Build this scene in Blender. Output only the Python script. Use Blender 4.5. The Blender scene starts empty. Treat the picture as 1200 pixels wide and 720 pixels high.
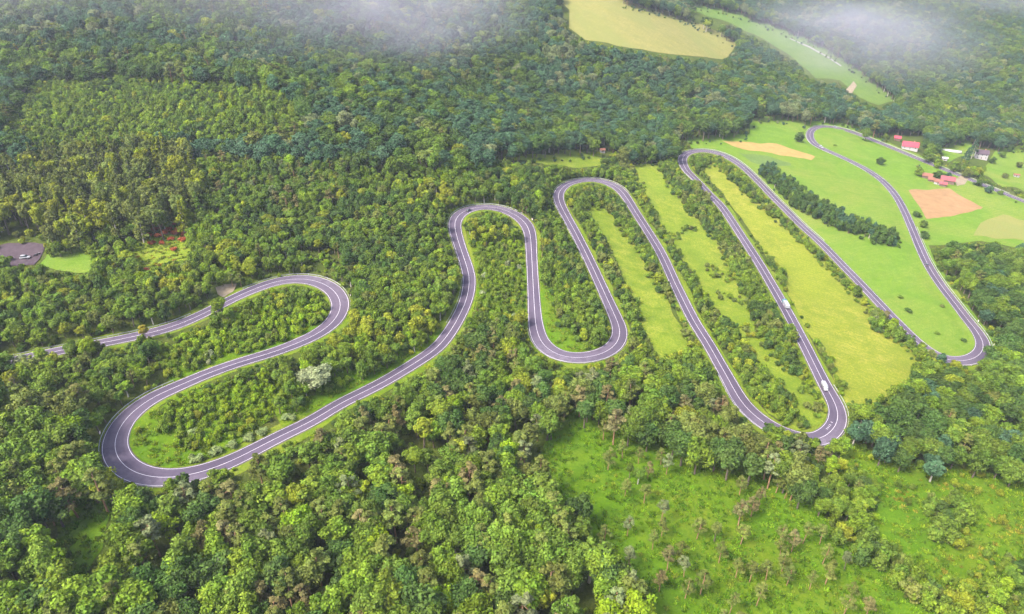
import bpy, math, random
import numpy as np
from mathutils import Vector, Matrix
from mathutils.geometry import delaunay_2d_cdt
from mathutils.kdtree import KDTree

R = math.radians
rng = np.random.default_rng(11)
random.seed(5)
scene = bpy.context.scene
col = scene.collection

# ------------------------------------------------------------------ camera
F = 811.0                        # focal length in pixels of the 1200 x 720 frame
PITCH = R(31.0)
SC = 1.34                        # metres per layout unit, set by the width of the carriageway
CAMZ = 150.0 * SC
cam = bpy.data.cameras.new('camera')
cam.sensor_width = 36.0
cam.lens = F / 1200 * 36
cam.clip_start = 1.0
cam.clip_end = 9000
camo = bpy.data.objects.new('camera', cam)
camo.location = (0, 0, CAMZ)
camo.rotation_euler = (math.pi / 2 - PITCH, 0, 0)
col.objects.link(camo)
scene.camera = camo

# ------------------------------------------------------------------ light
SUN_EL, SUN_AZ = R(52), R(-125)   # azimuth clockwise from +Y: behind the camera, to its left
world = bpy.data.worlds.new('World')
scene.world = world
world.use_nodes = True
wn = world.node_tree.nodes
sky = wn.new('ShaderNodeTexSky')
sky.sky_type = 'NISHITA'
sky.sun_disc = False
sky.sun_elevation = SUN_EL
sky.sun_rotation = SUN_AZ
sky.air_density = 0.85
sky.dust_density = 5.0
sky.ozone_density = 1.0
bg = wn['Background']
bg.inputs['Strength'].default_value = 0.112
world.node_tree.links.new(sky.outputs['Color'], bg.inputs['Color'])
sun = bpy.data.lights.new('sun', 'SUN')
sun.energy = 1.5
sun.angle = R(16)
sun.color = (1.0, 0.965, 0.91)
suno = bpy.data.objects.new('sun', sun)
sd = Vector((math.sin(SUN_AZ) * math.cos(SUN_EL), math.cos(SUN_AZ) * math.cos(SUN_EL), math.sin(SUN_EL)))
suno.rotation_euler = (-sd).to_track_quat('-Z', 'Y').to_euler()
col.objects.link(suno)
scene.view_settings.view_transform = 'Standard'
scene.view_settings.look = 'None'
scene.view_settings.exposure = 2.38
scene.view_settings.gamma = 1.0
scene.render.engine = 'CYCLES'
scene.cycles.max_bounces = 5
scene.cycles.diffuse_bounces = 4
scene.cycles.glossy_bounces = 2
scene.cycles.transmission_bounces = 4
scene.cycles.volume_bounces = 0
scene.cycles.use_denoising = True
scene.cycles.use_adaptive_sampling = True
scene.cycles.adaptive_threshold = 0.02

# ------------------------------------------------------------------ terrain maths
def sp(v, s=60.0):
    return np.logaddexp(0, v / s) * s

def hbase(x, y):
    x = np.asarray(x, float) / SC; y = np.asarray(y, float) / SC
    t = -95 * np.tanh(0.125 * x / 95)
    w = np.clip((x + 150) / 500, 0, 1); w = w * w * (3 - 2 * w)
    y0 = 270 + 420 * w
    k = 0.15 + 0.08 * w
    hill = k * sp(y - y0)
    t = t + 300 * np.tanh(hill / 300)
    t = t + 1.1 * np.sin(x / 37 + 1.3) * np.sin(y / 45 + 0.4) + 2.0 * np.sin(x / 83 + y / 120) \
        + 5.0 * np.clip((y - 500) / 300, 0, 1) * np.sin(x / 110 + 2) * np.sin(y / 95)
    lw = np.clip((y - 280) / 160, 0, 1) * np.clip((260 - x) / 300, 0, 1)
    t = t + lw * (9.0 * np.sin(x / 62 + y / 150 + .6) + 6.0 * np.sin(y / 52 - x / 170 + 1.0))
    return t * SC

CP, SP_ = math.cos(PITCH), math.sin(PITCH)

def pix_dir(px, py):
    a = (np.asarray(px, float) - 600) / F
    b = -(np.asarray(py, float) - 360) / F
    return a, CP + b * SP_, -SP_ + b * CP

def ground_at(px, py, lift=0.0):
    """point where the ray through a pixel meets the terrain (raised by lift)"""
    dx, dy, dz = pix_dir(px, py)
    dx = np.atleast_1d(dx); dy = np.atleast_1d(np.broadcast_to(dy, dx.shape)); dz = np.atleast_1d(np.broadcast_to(dz, dx.shape))
    t0 = np.full(dx.shape, 60.0); t1 = np.full(dx.shape, 5000.0); found = np.zeros(dx.shape, bool)
    prev = t0.copy()
    for t in np.concatenate([np.arange(60, 1200, 7), np.arange(1200, 5000, 25)]):
        below = (CAMZ + t * dz) < hbase(t * dx, t * dy) + lift
        new = below & ~found
        t0[new] = prev[new]; t1[new] = t
        found |= below
        prev[:] = t
    for _ in range(18):
        m = (t0 + t1) / 2
        b = (CAMZ + m * dz) < hbase(m * dx, m * dy) + lift
        t1 = np.where(b, m, t1); t0 = np.where(b, t0, m)
    m = (t0 + t1) / 2
    return m * dx, m * dy

def project(x, y, z):
    zz = z - CAMZ
    depth = y * CP - zz * SP_
    up = y * SP_ + zz * CP
    depth = np.maximum(depth, 1.0)
    return 600 + F * x / depth, 360 - F * up / depth, depth

# ------------------------------------------------------------------ road course
ROADPX = [(-90, 440), (-40, 433), (10, 424), (64, 412), (140, 398), (200, 384), (240, 367), (268, 352), (290, 341.5), (310, 333.5), (330, 327.5),
 (352, 326), (370, 329), (388, 338), (398, 351), (399, 364), (391, 378), (376, 390), (355, 400), (320, 413), (280, 424.5), (240, 438.5), (209, 452),
 (185, 461.5), (164, 474), (147, 489), (137, 505), (133, 520), (135.5, 533), (144, 545), (158, 554.5), (178, 560), (197, 561), (217, 558.5), (240, 553), (265, 543.5),
 (287, 533), (307, 522), (337, 507), (367, 492.5), (400, 472), (447, 449), (500, 417), (517, 403), (533, 380), (546, 353), (550, 330), (547, 313),
 (538, 286), (533, 267), (533.5, 257), (538, 249.5), (548, 243.5), (564, 240.5), (580, 242), (594, 247), (606, 253.5), (616, 263), (621, 274), (622.5, 290),
 (623.6, 312), (625, 338), (627, 372), (629, 386), (632, 396), (640, 407), (656, 416.5), (676, 420), (696, 418), (713, 412), (724, 401), (726.5, 388),
 (722, 374), (714, 356), (704, 334), (690, 304), (676, 276), (661, 248), (655, 234), (655, 225), (661, 217.5), (671, 213), (686, 210.5), (704, 212.5),
 (720, 219), (731, 228), (747, 252), (773, 294), (793, 336), (812, 374), (830, 403), (850, 438), (868, 469), (884, 486), (902, 499), (925, 510),
 (945, 515.5), (960, 515), (972, 508), (980, 498), (982, 486), (978, 472), (967, 452), (957, 432), (942, 402), (918, 357), (892, 313), (869, 277),
 (847, 244), (832, 228), (816, 211), (805, 200), (800, 190), (801, 182.5), (808, 178), (822, 176), (838, 178.5), (856, 186), (872, 197), (888, 212),
 (904, 229), (922, 247), (940, 265), (960, 283), (973, 296), (987, 310.5), (1007, 331), (1028, 353), (1050, 376), (1072, 398), (1092, 413), (1113, 422), (1132, 423),
 (1146, 418), (1152, 409), (1151, 400), (1145, 389), (1134, 375), (1118, 354), (1102, 333), (1088, 311), (1078, 290), (1068, 266), (1060, 248), (1050, 230), (1036, 214),
 (1020, 202), (1000, 191), (980, 181.5), (962, 173), (952.5, 166), (949, 158), (952.5, 151.5), (962, 148), (976, 149), (996, 154.5), (1020, 163.5), (1050, 175.5),
 (1080, 188), (1110, 200), (1134, 209.5), (1155, 218), (1180, 228), (1215, 242), (1260, 260), (1330, 290)]
rp = np.array(ROADPX, float)
rx, ry = ground_at(rp[:, 0], rp[:, 1])
def catmull(P, n=14):
    out = []
    Q = np.vstack([2 * P[0] - P[1], P, 2 * P[-1] - P[-2]])
    for i in range(1, len(Q) - 2):
        p0, p1, p2, p3 = Q[i - 1], Q[i], Q[i + 1], Q[i + 2]
        t = np.linspace(0, 1, n, endpoint=False)[:, None]
        out.append(0.5 * ((2 * p1) + (-p0 + p2) * t + (2 * p0 - 5 * p1 + 4 * p2 - p3) * t ** 2 + (-p0 + 3 * p1 - 3 * p2 + p3) * t ** 3))
    out.append(Q[-2][None])
    return np.vstack(out)
def gsmooth(a, sig):
    k = np.arange(-int(3 * sig), int(3 * sig) + 1)
    g = np.exp(-0.5 * (k / sig) ** 2); g /= g.sum()
    m = len(k) // 2
    pad = np.concatenate([2 * a[0] - a[m:0:-1], a, 2 * a[-1] - a[-2:-m - 2:-1]])
    return np.convolve(pad, g, 'valid')
def resample(P, step):
    d = np.r_[0, np.cumsum(np.hypot(*np.diff(P, axis=0).T))]
    s = np.arange(0, d[-1], step)
    return np.stack([np.interp(s, d, P[:, 0]), np.interp(s, d, P[:, 1])], 1)
RC = resample(catmull(np.stack([rx, ry], 1)), 1.5)
RC = np.stack([gsmooth(RC[:, 0], 3.0), gsmooth(RC[:, 1], 3.0)], 1)
RC = resample(RC, 1.5)
RZ = gsmooth(hbase(RC[:, 0], RC[:, 1]), 12)
tan = np.gradient(RC, axis=0); tan /= np.linalg.norm(tan, axis=1)[:, None]
RN = np.stack([-tan[:, 1], tan[:, 0]], 1)                      # left-hand normal
ang = np.unwrap(np.arctan2(tan[:, 1], tan[:, 0]))
curv = gsmooth(np.gradient(ang) / 1.5, 8)
RW = 3.2 + np.clip(np.abs(curv) * 34, 0, 1.2)                # half width, widened in the bends
RW = gsmooth(RW, 8)

kd = KDTree(len(RC))
for i, p in enumerate(RC):
    kd.insert((p[0], p[1], 0), i)
kd.balance()
def road_dist(x, y):
    d = np.empty(len(x)); idx = np.empty(len(x), int)
    for i in range(len(x)):
        _, j, dd = kd.find((x[i], y[i], 0))
        d[i] = dd; idx[i] = j
    return d, idx

# ------------------------------------------------------------------ terrain grid
def graded(a, b, step, lo, hi, g=1.13):
    mid = np.arange(a, b + step, step)
    def ext(s, lim):
        out = []; d = step; v = s
        while abs(v) < abs(lim):
            d *= g; v += math.copysign(d, lim); out.append(v)
        return np.array(out)
    return np.r_[ext(a, lo)[::-1], mid, ext(mid[-1], hi)]
GX = graded(-560, 960, 3.0, -4600, 4600)
GY = graded(60, 1110, 3.0, -1500, 6500)
XX, YY = np.meshgrid(GX, GY)
ZZ = hbase(XX, YY)
sel = (XX > -600) & (XX < 1000) & (YY > 40) & (YY < 1150)
d, idx = road_dist(XX[sel], YY[sel])
w = np.clip((d - RW[idx] - 1.6) / 9, 0, 1); w = w * w * (3 - 2 * w)
zz = ZZ[sel]
ZZ[sel] = zz * w + (RZ[idx] - 0.35) * (1 - w)
RD = np.full(XX.shape, 999.0); RD[sel] = d

def bil(A, x, y):
    x = np.asarray(x, float); y = np.asarray(y, float)
    i = np.clip(np.searchsorted(GX, x) - 1, 0, len(GX) - 2)
    j = np.clip(np.searchsorted(GY, y) - 1, 0, len(GY) - 2)
    u = np.clip((x - GX[i]) / (GX[i + 1] - GX[i]), 0, 1); v = np.clip((y - GY[j]) / (GY[j + 1] - GY[j]), 0, 1)
    return A[j, i] * (1 - u) * (1 - v) + A[j, i + 1] * u * (1 - v) + A[j + 1, i] * (1 - u) * v + A[j + 1, i + 1] * u * v
def hf(x, y): return bil(ZZ, x, y)

# ------------------------------------------------------------------ node helpers
class NT:
    def __init__(s, name):
        s.m = bpy.data.materials.new(name); s.m.use_nodes = True
        s.t = s.m.node_tree; s.n = s.t.nodes; s.l = s.t.links
        s.b = s.n['Principled BSDF']
    def new(s, kind, **kw):
        nd = s.n.new(kind)
        for k, v in kw.items():
            if k in nd.inputs.keys(): nd.inputs[k].default_value = v
            else: setattr(nd, k, v)
        return nd
    def link(s, a, b): s.l.new(a, b)
    def noise(s, scale, detail=4, rough=0.6, vec=None, dist=0):
        nd = s.new('ShaderNodeTexNoise'); nd.inputs['Scale'].default_value = scale
        nd.inputs['Detail'].default_value = detail; nd.inputs['Roughness'].default_value = rough
        nd.inputs['Distortion'].default_value = dist
        if vec is None: vec = s.coord()
        s.link(vec, nd.inputs['Vector']); return nd.outputs['Fac']
    def coord(s):
        if not hasattr(s, '_c'): s._c = s.new('ShaderNodeTexCoord').outputs['Object']
        return s._c
    def ramp(s, fac, stops):
        nd = s.new('ShaderNodeValToRGB'); e = nd.color_ramp.elements
        while len(e) < len(stops): e.new(0.5)
        for q, (p, c) in zip(e, stops):
            q.position = p; q.color = (*c, 1) if len(c) == 3 else c
        s.link(fac, nd.inputs['Fac']); return nd.outputs['Color']
    def mix(s, fac, a, b, mode='MIX'):
        nd = s.new('ShaderNodeMix', data_type='RGBA', blend_type=mode)
        for sock, v in ((0, fac), (6, a), (7, b)):
            if isinstance(v, (int, float)): nd.inputs[sock].default_value = v
            elif isinstance(v, tuple): nd.inputs[sock].default_value = (*v, 1)
            else: s.link(v, nd.inputs[sock])
        return nd.outputs[2]
    def bump(s, fac, strength=0.4, dist=0.3):
        nd = s.new('ShaderNodeBump'); nd.inputs['Strength'].default_value = strength; nd.inputs['Distance'].default_value = dist
        s.link(fac, nd.inputs['Height']); s.link(nd.outputs['Normal'], s.b.inputs['Normal'])
    def done(s, colr, rough=0.9, spec=0.2):
        if isinstance(colr, tuple): s.b.inputs['Base Color'].default_value = (*colr, 1)
        else: s.link(colr, s.b.inputs['Base Color'])
        s.b.inputs['Roughness'].default_value = rough
        s.b.inputs['Specular IOR Level'].default_value = spec
        return s.m

def grass_mat(name, dark, mid, light, dry, big=0.018, bumpd=0.5, k=0.72, mow=None):
    t = NT(name)
    dark, mid, light, dry = (tuple(q * k for q in c) for c in (dark, mid, light, dry))
    a = t.noise(big, 5, 0.6, dist=0.6); b = t.noise(0.13, 5, 0.7); c = t.noise(0.9, 4, 0.75); c2 = t.noise(0.045, 3, 0.6, dist=1.0)
    base = t.ramp(b, [(0.34, dark), (0.50, mid), (0.64, light)])
    base = t.mix(t.ramp(a, [(0.42, (0, 0, 0)), (0.62, (1, 1, 1))]), base, dry)
    base = t.mix(t.ramp(c2, [(0.46, (0, 0, 0)), (0.68, (.7, .7, .7))]), base, dark)
    d4 = t.noise(2.2, 3, .8)
    base = t.mix(t.ramp(c, [(0.32, (1, 1, 1)), (0.5, (.3, .3, .3)), (0.62, (0, 0, 0))]), base, t.mix(1.0, base, dark, 'DARKEN'))
    base = t.mix(t.ramp(c, [(0.55, (0, 0, 0)), (0.72, (.7, .7, .7))]), base, light)
    base = t.mix(t.ramp(d4, [(0.35, (.35,) * 3), (0.5, (0, 0, 0))]), base, tuple(q * .6 for q in dark))
    if mow is not None:
        wv = t.new('ShaderNodeTexWave'); wv.inputs['Scale'].default_value = .085; wv.inputs['Distortion'].default_value = 2.5; wv.inputs['Detail'].default_value = 3; wv.inputs['Detail Scale'].default_value = .6
        mp = t.new('ShaderNodeMapping'); mp.inputs['Rotation'].default_value = (0, 0, R(mow)); t.link(t.coord(), mp.inputs['Vector']); t.link(mp.outputs['Vector'], wv.inputs['Vector'])
        base = t.mix(t.ramp(wv.outputs['Fac'], [(.35, (.22,) * 3), (.65, (0,) * 3)]), base, dark)
    t.bump(c, 0.7, bumpd)
    return t.done(base, 1.0, 0.03)

M = {}
M['ground'] = grass_mat('forest_floor', (.050, .075, .012), (.085, .120, .015), (.12, .16, .02), (.10, .11, .025))
M['verge'] = grass_mat('verge_grass', (.10, .165, .010), (.155, .22, .015), (.20, .25, .022), (.19, .215, .03))
M['m_lime'] = grass_mat('lime_meadow', (.066, .140, .006), (.102, .200, .008), (.138, .23, .011), (.155, .20, .014))
M['m_green'] = grass_mat('green_pasture', (.105, .195, .018), (.145, .245, .026), (.18, .27, .034), (.23, .255, .05), big=.014, mow=62)
M['m_yellow'] = grass_mat('yellow_meadow', (.145, .19, .018), (.28, .285, .036), (.39, .34, .068), (.24, .275, .026), mow=118)
M['m_olive'] = grass_mat('olive_meadow', (.115, .18, .014), (.235, .275, .028), (.32, .32, .05), (.185, .255, .02))
M['m_tan'] = grass_mat('tan_meadow', (.21, .21, .06), (.28, .25, .075), (.33, .28, .09), (.20, .23, .06), big=.008, mow=20)
M['m_far'] = grass_mat('far_green_meadow', (.09, .16, .03), (.12, .20, .035), (.15, .22, .04), (.15, .20, .04), big=.008)

t = NT('ploughed_soil')
wv = t.new('ShaderNodeTexWave'); wv.inputs['Scale'].default_value = 0.42; wv.inputs['Distortion'].default_value = 1.2
mp = t.new('ShaderNodeMapping'); mp.inputs['Rotation'].default_value = (0, 0, R(28)); t.link(t.coord(), mp.inputs['Vector']); t.link(mp.outputs['Vector'], wv.inputs['Vector'])
base = t.ramp(t.noise(0.12, 5, .7), [(.3, (.18, .105, .05)), (.55, (.23, .14, .066)), (.75, (.24, .165, .08))])
base = t.mix(t.ramp(wv.outputs['Fac'], [(0, (.25, .25, .25)), (1, (0, 0, 0))]), base, (.16, .09, .035))
M['soil'] = t.done(base, .95, .1)
t = NT('stubble_crop')
base = t.ramp(t.noise(0.15, 5, .7), [(.3, (.20, .14, .045)), (.6, (.26, .18, .06)), (.8, (.22, .18, .05))])
M['stubble'] = t.done(base, .95, .1)
t = NT('gravel_soil')
M['gravel'] = t.done(t.ramp(t.noise(.5, 5, .7), [(.3, (.15, .12, .075)), (.7, (.25, .20, .14))]), .95, .1)

# asphalt: lilac grey with wheel-track wear carried by a lateral coordinate
t = NT('asphalt')
at = t.new('ShaderNodeAttribute', attribute_name='lane'); at.attribute_type = 'GEOMETRY'
sep = t.new('ShaderNodeSeparateXYZ'); t.link(at.outputs['Vector'], sep.inputs[0])
n1 = t.noise(.06, 4, .6); n2 = t.noise(1.3, 4, .8); n3 = t.noise(.35, 3, .6, dist=.6)
base = t.ramp(n1, [(.35, (0.071, 0.054, 0.080)), (.65, (0.097, 0.077, 0.107))])
trk = t.ramp(sep.outputs['X'], [(0, (.25,) * 3), (.12, (0,) * 3), (.22, (.5,) * 3), (.32, (0,) * 3), (.40, (.45,) * 3), (.5, (.05,) * 3), (.60, (.45,) * 3), (.68, (0,) * 3), (.78, (.5,) * 3), (.88, (0,) * 3), (1, (.25,) * 3)])
base = t.mix(trk, base, (0.056, 0.043, 0.066))
wear = t.new('ShaderNodeMath', operation='MULTIPLY'); t.link(sep.outputs['Y'], wear.inputs[0]); t.link(t.ramp(n3, [(.3, (.25,) * 3), (.6, (1,) * 3)]), wear.inputs[1])
base = t.mix(wear.outputs[0], base, (0.200, 0.171, 0.207))
base = t.mix(t.ramp(n2, [(.35, (.30,) * 3), (.6, (0,) * 3)]), base, (0.044, 0.035, 0.051))
pt = t.noise(.22, 1, .3)
base = t.mix(t.ramp(pt, [(.66, (0,) * 3), (.665, (.4,) * 3)]), base, (0.051, 0.040, 0.057))
side = t.ramp(sep.outputs['X'], [(.49, (0,) * 3), (.51, (1,) * 3)])
lf = t.noise(.011, 2, .5, dist=.4)
a1 = t.mix(side, t.ramp(lf, [(.42, (.55,) * 3), (.58, (0,) * 3)]), t.ramp(lf, [(.42, (0,) * 3), (.58, (.55,) * 3)]))
base = t.mix(a1, base, (.040, .031, .050))
M['asphalt'] = t.done(base, .85, .2)
t = NT('road_paint')
M['paint'] = t.done(t.ramp(t.noise(.8, 4, .8), [(.25, (.30, .27, .31)), (.5, (.56, .53, .56))]), .7, .3)
t = NT('galvanised_steel')
M['steel'] = t.done(t.ramp(t.noise(.5, 3), [(.3, (.26, .24, .27)), (.7, (.38, .37, .40))]), .5, .4)

def plain(name, c, rough=.6, spec=.3, var=.25, scale=1.2):
    t = NT(name)
    return t.done(t.ramp(t.noise(scale, 4, .7), [(.3, tuple(v * (1 - var) for v in c)), (.7, tuple(min(1, v * (1 + var * .6)) for v in c))]), rough, spec)

def leaf_mat(name, spread=0.5, rough=.6):
    """foliage: per-tree colour from the object or its instancer, per-leaf value from the mesh"""
    t = NT(name)
    ti = t.new('ShaderNodeAttribute', attribute_name='tint'); ti.attribute_type = 'INSTANCER'
    lv = t.new('ShaderNodeAttribute', attribute_name='leafvar'); lv.attribute_type = 'GEOMETRY'
    sx = t.new('ShaderNodeSeparateXYZ'); t.link(lv.outputs['Vector'], sx.inputs[0])
    hs = t.new('ShaderNodeHueSaturation')
    t.link(ti.outputs['Color'], hs.inputs['Color'])
    mr = t.new('ShaderNodeMapRange'); t.link(sx.outputs['X'], mr.inputs[0]); mr.inputs[3].default_value = 1 - spread * 1.15; mr.inputs[4].default_value = 1 + spread * 1.2
    t.link(mr.outputs[0], hs.inputs['Value'])
    mh = t.new('ShaderNodeMapRange'); t.link(sx.outputs['Y'], mh.inputs[0]); mh.inputs[3].default_value = .486; mh.inputs[4].default_value = .520
    t.link(mh.outputs[0], hs.inputs['Hue'])
    c = hs.outputs['Color']
    t.done(c, rough, .06)
    tr = t.new('ShaderNodeBsdfTranslucent'); t.link(c, tr.inputs['Color'])
    mx = t.new('ShaderNodeMixShader'); mx.inputs[0].default_value = .28
    t.link(t.b.outputs[0], mx.inputs[1]); t.link(tr.outputs[0], mx.inputs[2])
    t.link(mx.outputs[0], t.n['Material Output'].inputs['Surface'])
    return t.m
M['leaf'] = leaf_mat('foliage')
M['needle'] = leaf_mat('needles', .45, .7)
M['blade'] = leaf_mat('grass_blades', .4, .8)
def bark_mat(name, a, b):
    t = NT(name)
    return t.done(t.ramp(t.noise(2.5, 4, .7), [(.3, a), (.7, b)]), .9, .1)
M['bark'] = bark_mat('bark', (.06, .045, .032), (.16, .13, .10))
M['pinebark'] = bark_mat('pine_bark', (.16, .09, .05), (.34, .21, .12))
M['birchbark'] = bark_mat('pale_bark', (.22, .19, .15), (.46, .43, .38))

# ------------------------------------------------------------------ object helpers
def tag(o, label=None, cat=None, group=None, kind=None):
    if label: o['label'] = label
    if cat: o['category'] = cat
    if group: o['group'] = group
    if kind: o['kind'] = kind
    return o
def link(name, me, mat=None, parent=None, kind=None):
    o = bpy.data.objects.new(name, me)
    if mat is not None and len(me.materials) == 0: me.materials.append(mat)
    col.objects.link(o)
    if parent: o.parent = parent
    if kind: o['kind'] = kind
    return o
def mesh(name, v, f, smooth=False):
    me = bpy.data.meshes.new(name)
    me.from_pydata([tuple(p) for p in v], [], [tuple(q) for q in f])
    if smooth: me.polygons.foreach_set('use_smooth', [True] * len(me.polygons))
    me.update()
    return me
def empty(name, loc, rz=0):
    o = bpy.data.objects.new(name, None); o.location = loc; o.rotation_euler = (0, 0, rz)
    o.empty_display_size = .5
    col.objects.link(o); return o
def grid_mesh(name, X, Y, Z, smooth=True):
    nj, ni = X.shape
    me = bpy.data.meshes.new(name)
    co = np.stack([X, Y, Z], -1).reshape(-1, 3).astype(np.float32)
    a = (np.arange(nj - 1)[:, None] * ni + np.arange(ni - 1)[None]).ravel()
    q = np.stack([a, a + 1, a + ni + 1, a + ni], 1).astype(np.int32)
    me.vertices.add(len(co)); me.vertices.foreach_set('co', co.ravel())
    me.loops.add(q.size); me.loops.foreach_set('vertex_index', q.ravel())
    me.polygons.add(len(q)); me.polygons.foreach_set('loop_start', np.arange(0, q.size, 4, dtype=np.int32))
    me.polygons.foreach_set('use_smooth', np.ones(len(q), bool))
    me.update(); me.validate()
    return me

# ------------------------------------------------------------------ setting: ground
link('ground', grid_mesh('ground', XX, YY, ZZ), M['ground'], kind='structure')

def densify(poly, step=2.5, jit=0.0):
    P = np.array(poly, float); out = []
    for a, b in zip(P, np.roll(P, -1, 0)):
        n = max(1, int(np.hypot(*(b - a)) / step))
        for k in range(n): out.append(a + (b - a) * k / n)
    out = np.array(out)
    if jit:
        n = len(out); a = rng.normal(0, 1, n); k = np.exp(-0.5 * (np.arange(-6, 7) / 2.0) ** 2); k /= np.sqrt((k ** 2).sum())
        for c in range(2):
            e = np.convolve(np.r_[a[-6:], a, a[:6]], k, 'valid'); out[:, c] += e * jit
            a = rng.normal(0, 1, n)
    return out
def pip(px, py, poly):
    P = np.asarray(poly, float); inside = np.zeros(np.shape(px), bool)
    for (x1, y1), (x2, y2) in zip(P, np.roll(P, -1, 0)):
        if y1 == y2: continue
        c = (y1 > py) != (y2 > py)
        inside ^= c & (px < (x2 - x1) * (py - y1) / (y2 - y1) + x1)
    return inside
def sheet(name, poly, mat, lift, cell=5.0, jit=0.9, step=2.5):
    """a piece of land seen inside a pixel outline, laid on the terrain"""
    pp = densify(poly, step, jit)
    wx, wy = ground_at(pp[:, 0], pp[:, 1])
    W = np.stack([wx, wy], 1)
    gx, gy = np.meshgrid(np.arange(wx.min(), wx.max(), cell), np.arange(wy.min(), wy.max(), cell))
    gx = gx.ravel() + rng.uniform(-.2, .2, gx.size); gy = gy.ravel() + rng.uniform(-.2, .2, gy.size)
    k = pip(gx, gy, W)
    V = [Vector((p[0], p[1])) for p in W] + [Vector((a, b)) for a, b in zip(gx[k], gy[k])]
    n = len(W)
    v2, e2, f2, *_ = delaunay_2d_cdt(V, [(i, (i + 1) % n) for i in range(n)], [], 1, 1e-4)
    x = np.array([p.x for p in v2]); y = np.array([p.y for p in v2]); z = hf(x, y) + lift
    return link(name, mesh(name, np.stack([x, y, z], 1), f2, True), mat, kind='structure')

MEADOW = {
 'top_tan': ([(648, -6), (667, 12), (667, 33), (687, 47), (740, 57), (800, 65), (850, 70), (864, 52), (843, 38), (800, 20), (777, 12), (717, -2), (690, -14)], 'm_tan'),
 'top_green': ([(811, 3), (867, 15), (935, 40), (982, 65), (1010, 85), (1052, 117), (1030, 124), (1008, 116), (984, 94), (955, 92), (935, 72), (897, 47), (857, 28), (817, 15)], 'm_far'),
 'pasture': ([(800, 160), (877, 156), (880, 139), (913, 135), (947, 142), (985, 139), (1010, 150), (1060, 176), (1135, 207), (1205, 236), (1260, 258), (1240, 300), (1150, 283), (1088, 288), (1098, 310), (1168, 405),
   (1145, 424), (1112, 426), (1085, 408), (1050, 376), (1030, 356), (978, 300), (940, 265), (900, 226), (870, 196), (840, 180), (810, 172)], 'm_green'),
 'strip_a': ([(815, 186), (838, 186), (862, 200), (893, 232), (933, 272), (960, 298), (990, 327), (1015, 352), (1040, 385), (1085, 420), (1075, 450), (1040, 466), (1000, 490), (990, 470), (965, 420),
   (943, 385), (922, 343), (900, 305), (870, 258), (848, 228), (822, 203)], 'm_yellow'),
 'strip_b': ([(740, 190), (770, 190), (790, 205), (815, 228), (840, 262), (856, 290), (875, 325), (893, 365), (915, 400), (940, 440), (958, 452), (970, 478), (964, 497), (935, 504), (900, 485), (870, 440), (850, 400),
   (830, 365), (807, 318), (785, 282), (765, 250), (748, 215)], 'm_olive'),
 'strip_c': ([(672, 225), (700, 228), (722, 245), (745, 280), (760, 312), (778, 340), (800, 385), (812, 410), (800, 425), (760, 425), (742, 400), (738, 370), (725, 340), (708, 300), (690, 262)], 'm_olive'),
 'patch': ([(572, 189), (613, 183), (640, 179), (673, 175), (703, 179), (705, 193), (680, 198), (650, 194), (615, 190)], 'm_olive'),
 'lawn': ([(47, 313), (57, 292), (97, 288), (110, 300), (104, 322), (70, 318)], 'm_green'),
 'clearing': ([(146, 288), (180, 258), (235, 240), (245, 262), (222, 290), (222, 304), (187, 313), (156, 313)], 'm_olive'),
 'lower': ([(677, 478), (650, 500), (630, 540), (655, 585), (683, 600), (690, 630), (720, 660), (740, 690), (760, 760), (1140, 760), (1117, 720), (1090, 693), (1053, 667), (1000, 630), (975, 620), (955, 590),
   (925, 565), (867, 540), (800, 525), (783, 512), (740, 512), (700, 490)], 'm_lime'),
 'lower_side': ([(1000, 520), (1047, 538), (1100, 550), (1133, 546), (1167, 558), (1260, 570), (1300, 760), (1144, 760), (1121, 720), (1094, 693), (1057, 667), (1004, 628), (985, 590), (975, 545)], 'm_lime'),
 'garden': ([(1100, 176), (1120, 164), (1138, 165), (1142, 182), (1112, 190)], 'm_green'),
 'orchard': ([(1150, 205), (1160, 186), (1170, 172), (1235, 165), (1250, 235), (1200, 225), (1168, 215)], 'm_green'),
 'loop_end': ([(150, 520), (155, 500), (172, 484), (215, 462), (250, 450), (300, 440), (330, 445), (320, 490), (260, 532), (200, 548), (165, 540)], 'm_lime'),
 'loop_mid': ([(300, 455), (420, 430), (500, 395), (530, 380), (520, 395), (480, 424), (400, 464), (330, 500)], 'm_lime'),
 'loop_top': ([(255, 380), (310, 348), (345, 336), (375, 342), (385, 360), (375, 380), (330, 404), (250, 425), (200, 445), (180, 420)], 'm_lime'),
 'bottom_glade': ([(70, 600), (110, 570), (135, 585), (120, 640), (90, 690), (60, 680)], 'm_lime'),
 'inner_u': ([(548, 260), (600, 262), (615, 290), (617, 370), (600, 380), (555, 385), (560, 330), (550, 290)], 'm_lime'),
 'inner_u2': ([(630, 300), (660, 290), (690, 330), (715, 380), (710, 405), (670, 416), (642, 400), (632, 370)], 'm_lime'),
}
for i, (k, (poly, mt)) in enumerate(MEADOW.items()):
    sheet('meadow', poly, M[mt], .26 + .008 * (i % 5), cell=6.0 if k.startswith('top') else 3.2, jit=1.0 if k not in ('pasture', 'top_tan', 'top_green') else .4)
sheet('ploughed_field', [(1064, 224), (1100, 221), (1112, 223), (1153, 243), (1150, 247), (1098, 256), (1086, 255)], M['soil'], .34, jit=.9)
sheet('stubble_field', [(846, 166), (872, 166.5), (910, 169), (955, 184), (950, 188), (905, 180), (870, 176)], M['stubble'], .34, jit=.4)
sheet('stubble_field', [(1148, 262), (1175, 251), (1215, 262), (1230, 284), (1185, 280), (1140, 277)], M['m_tan'], .35, jit=.8)
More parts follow.
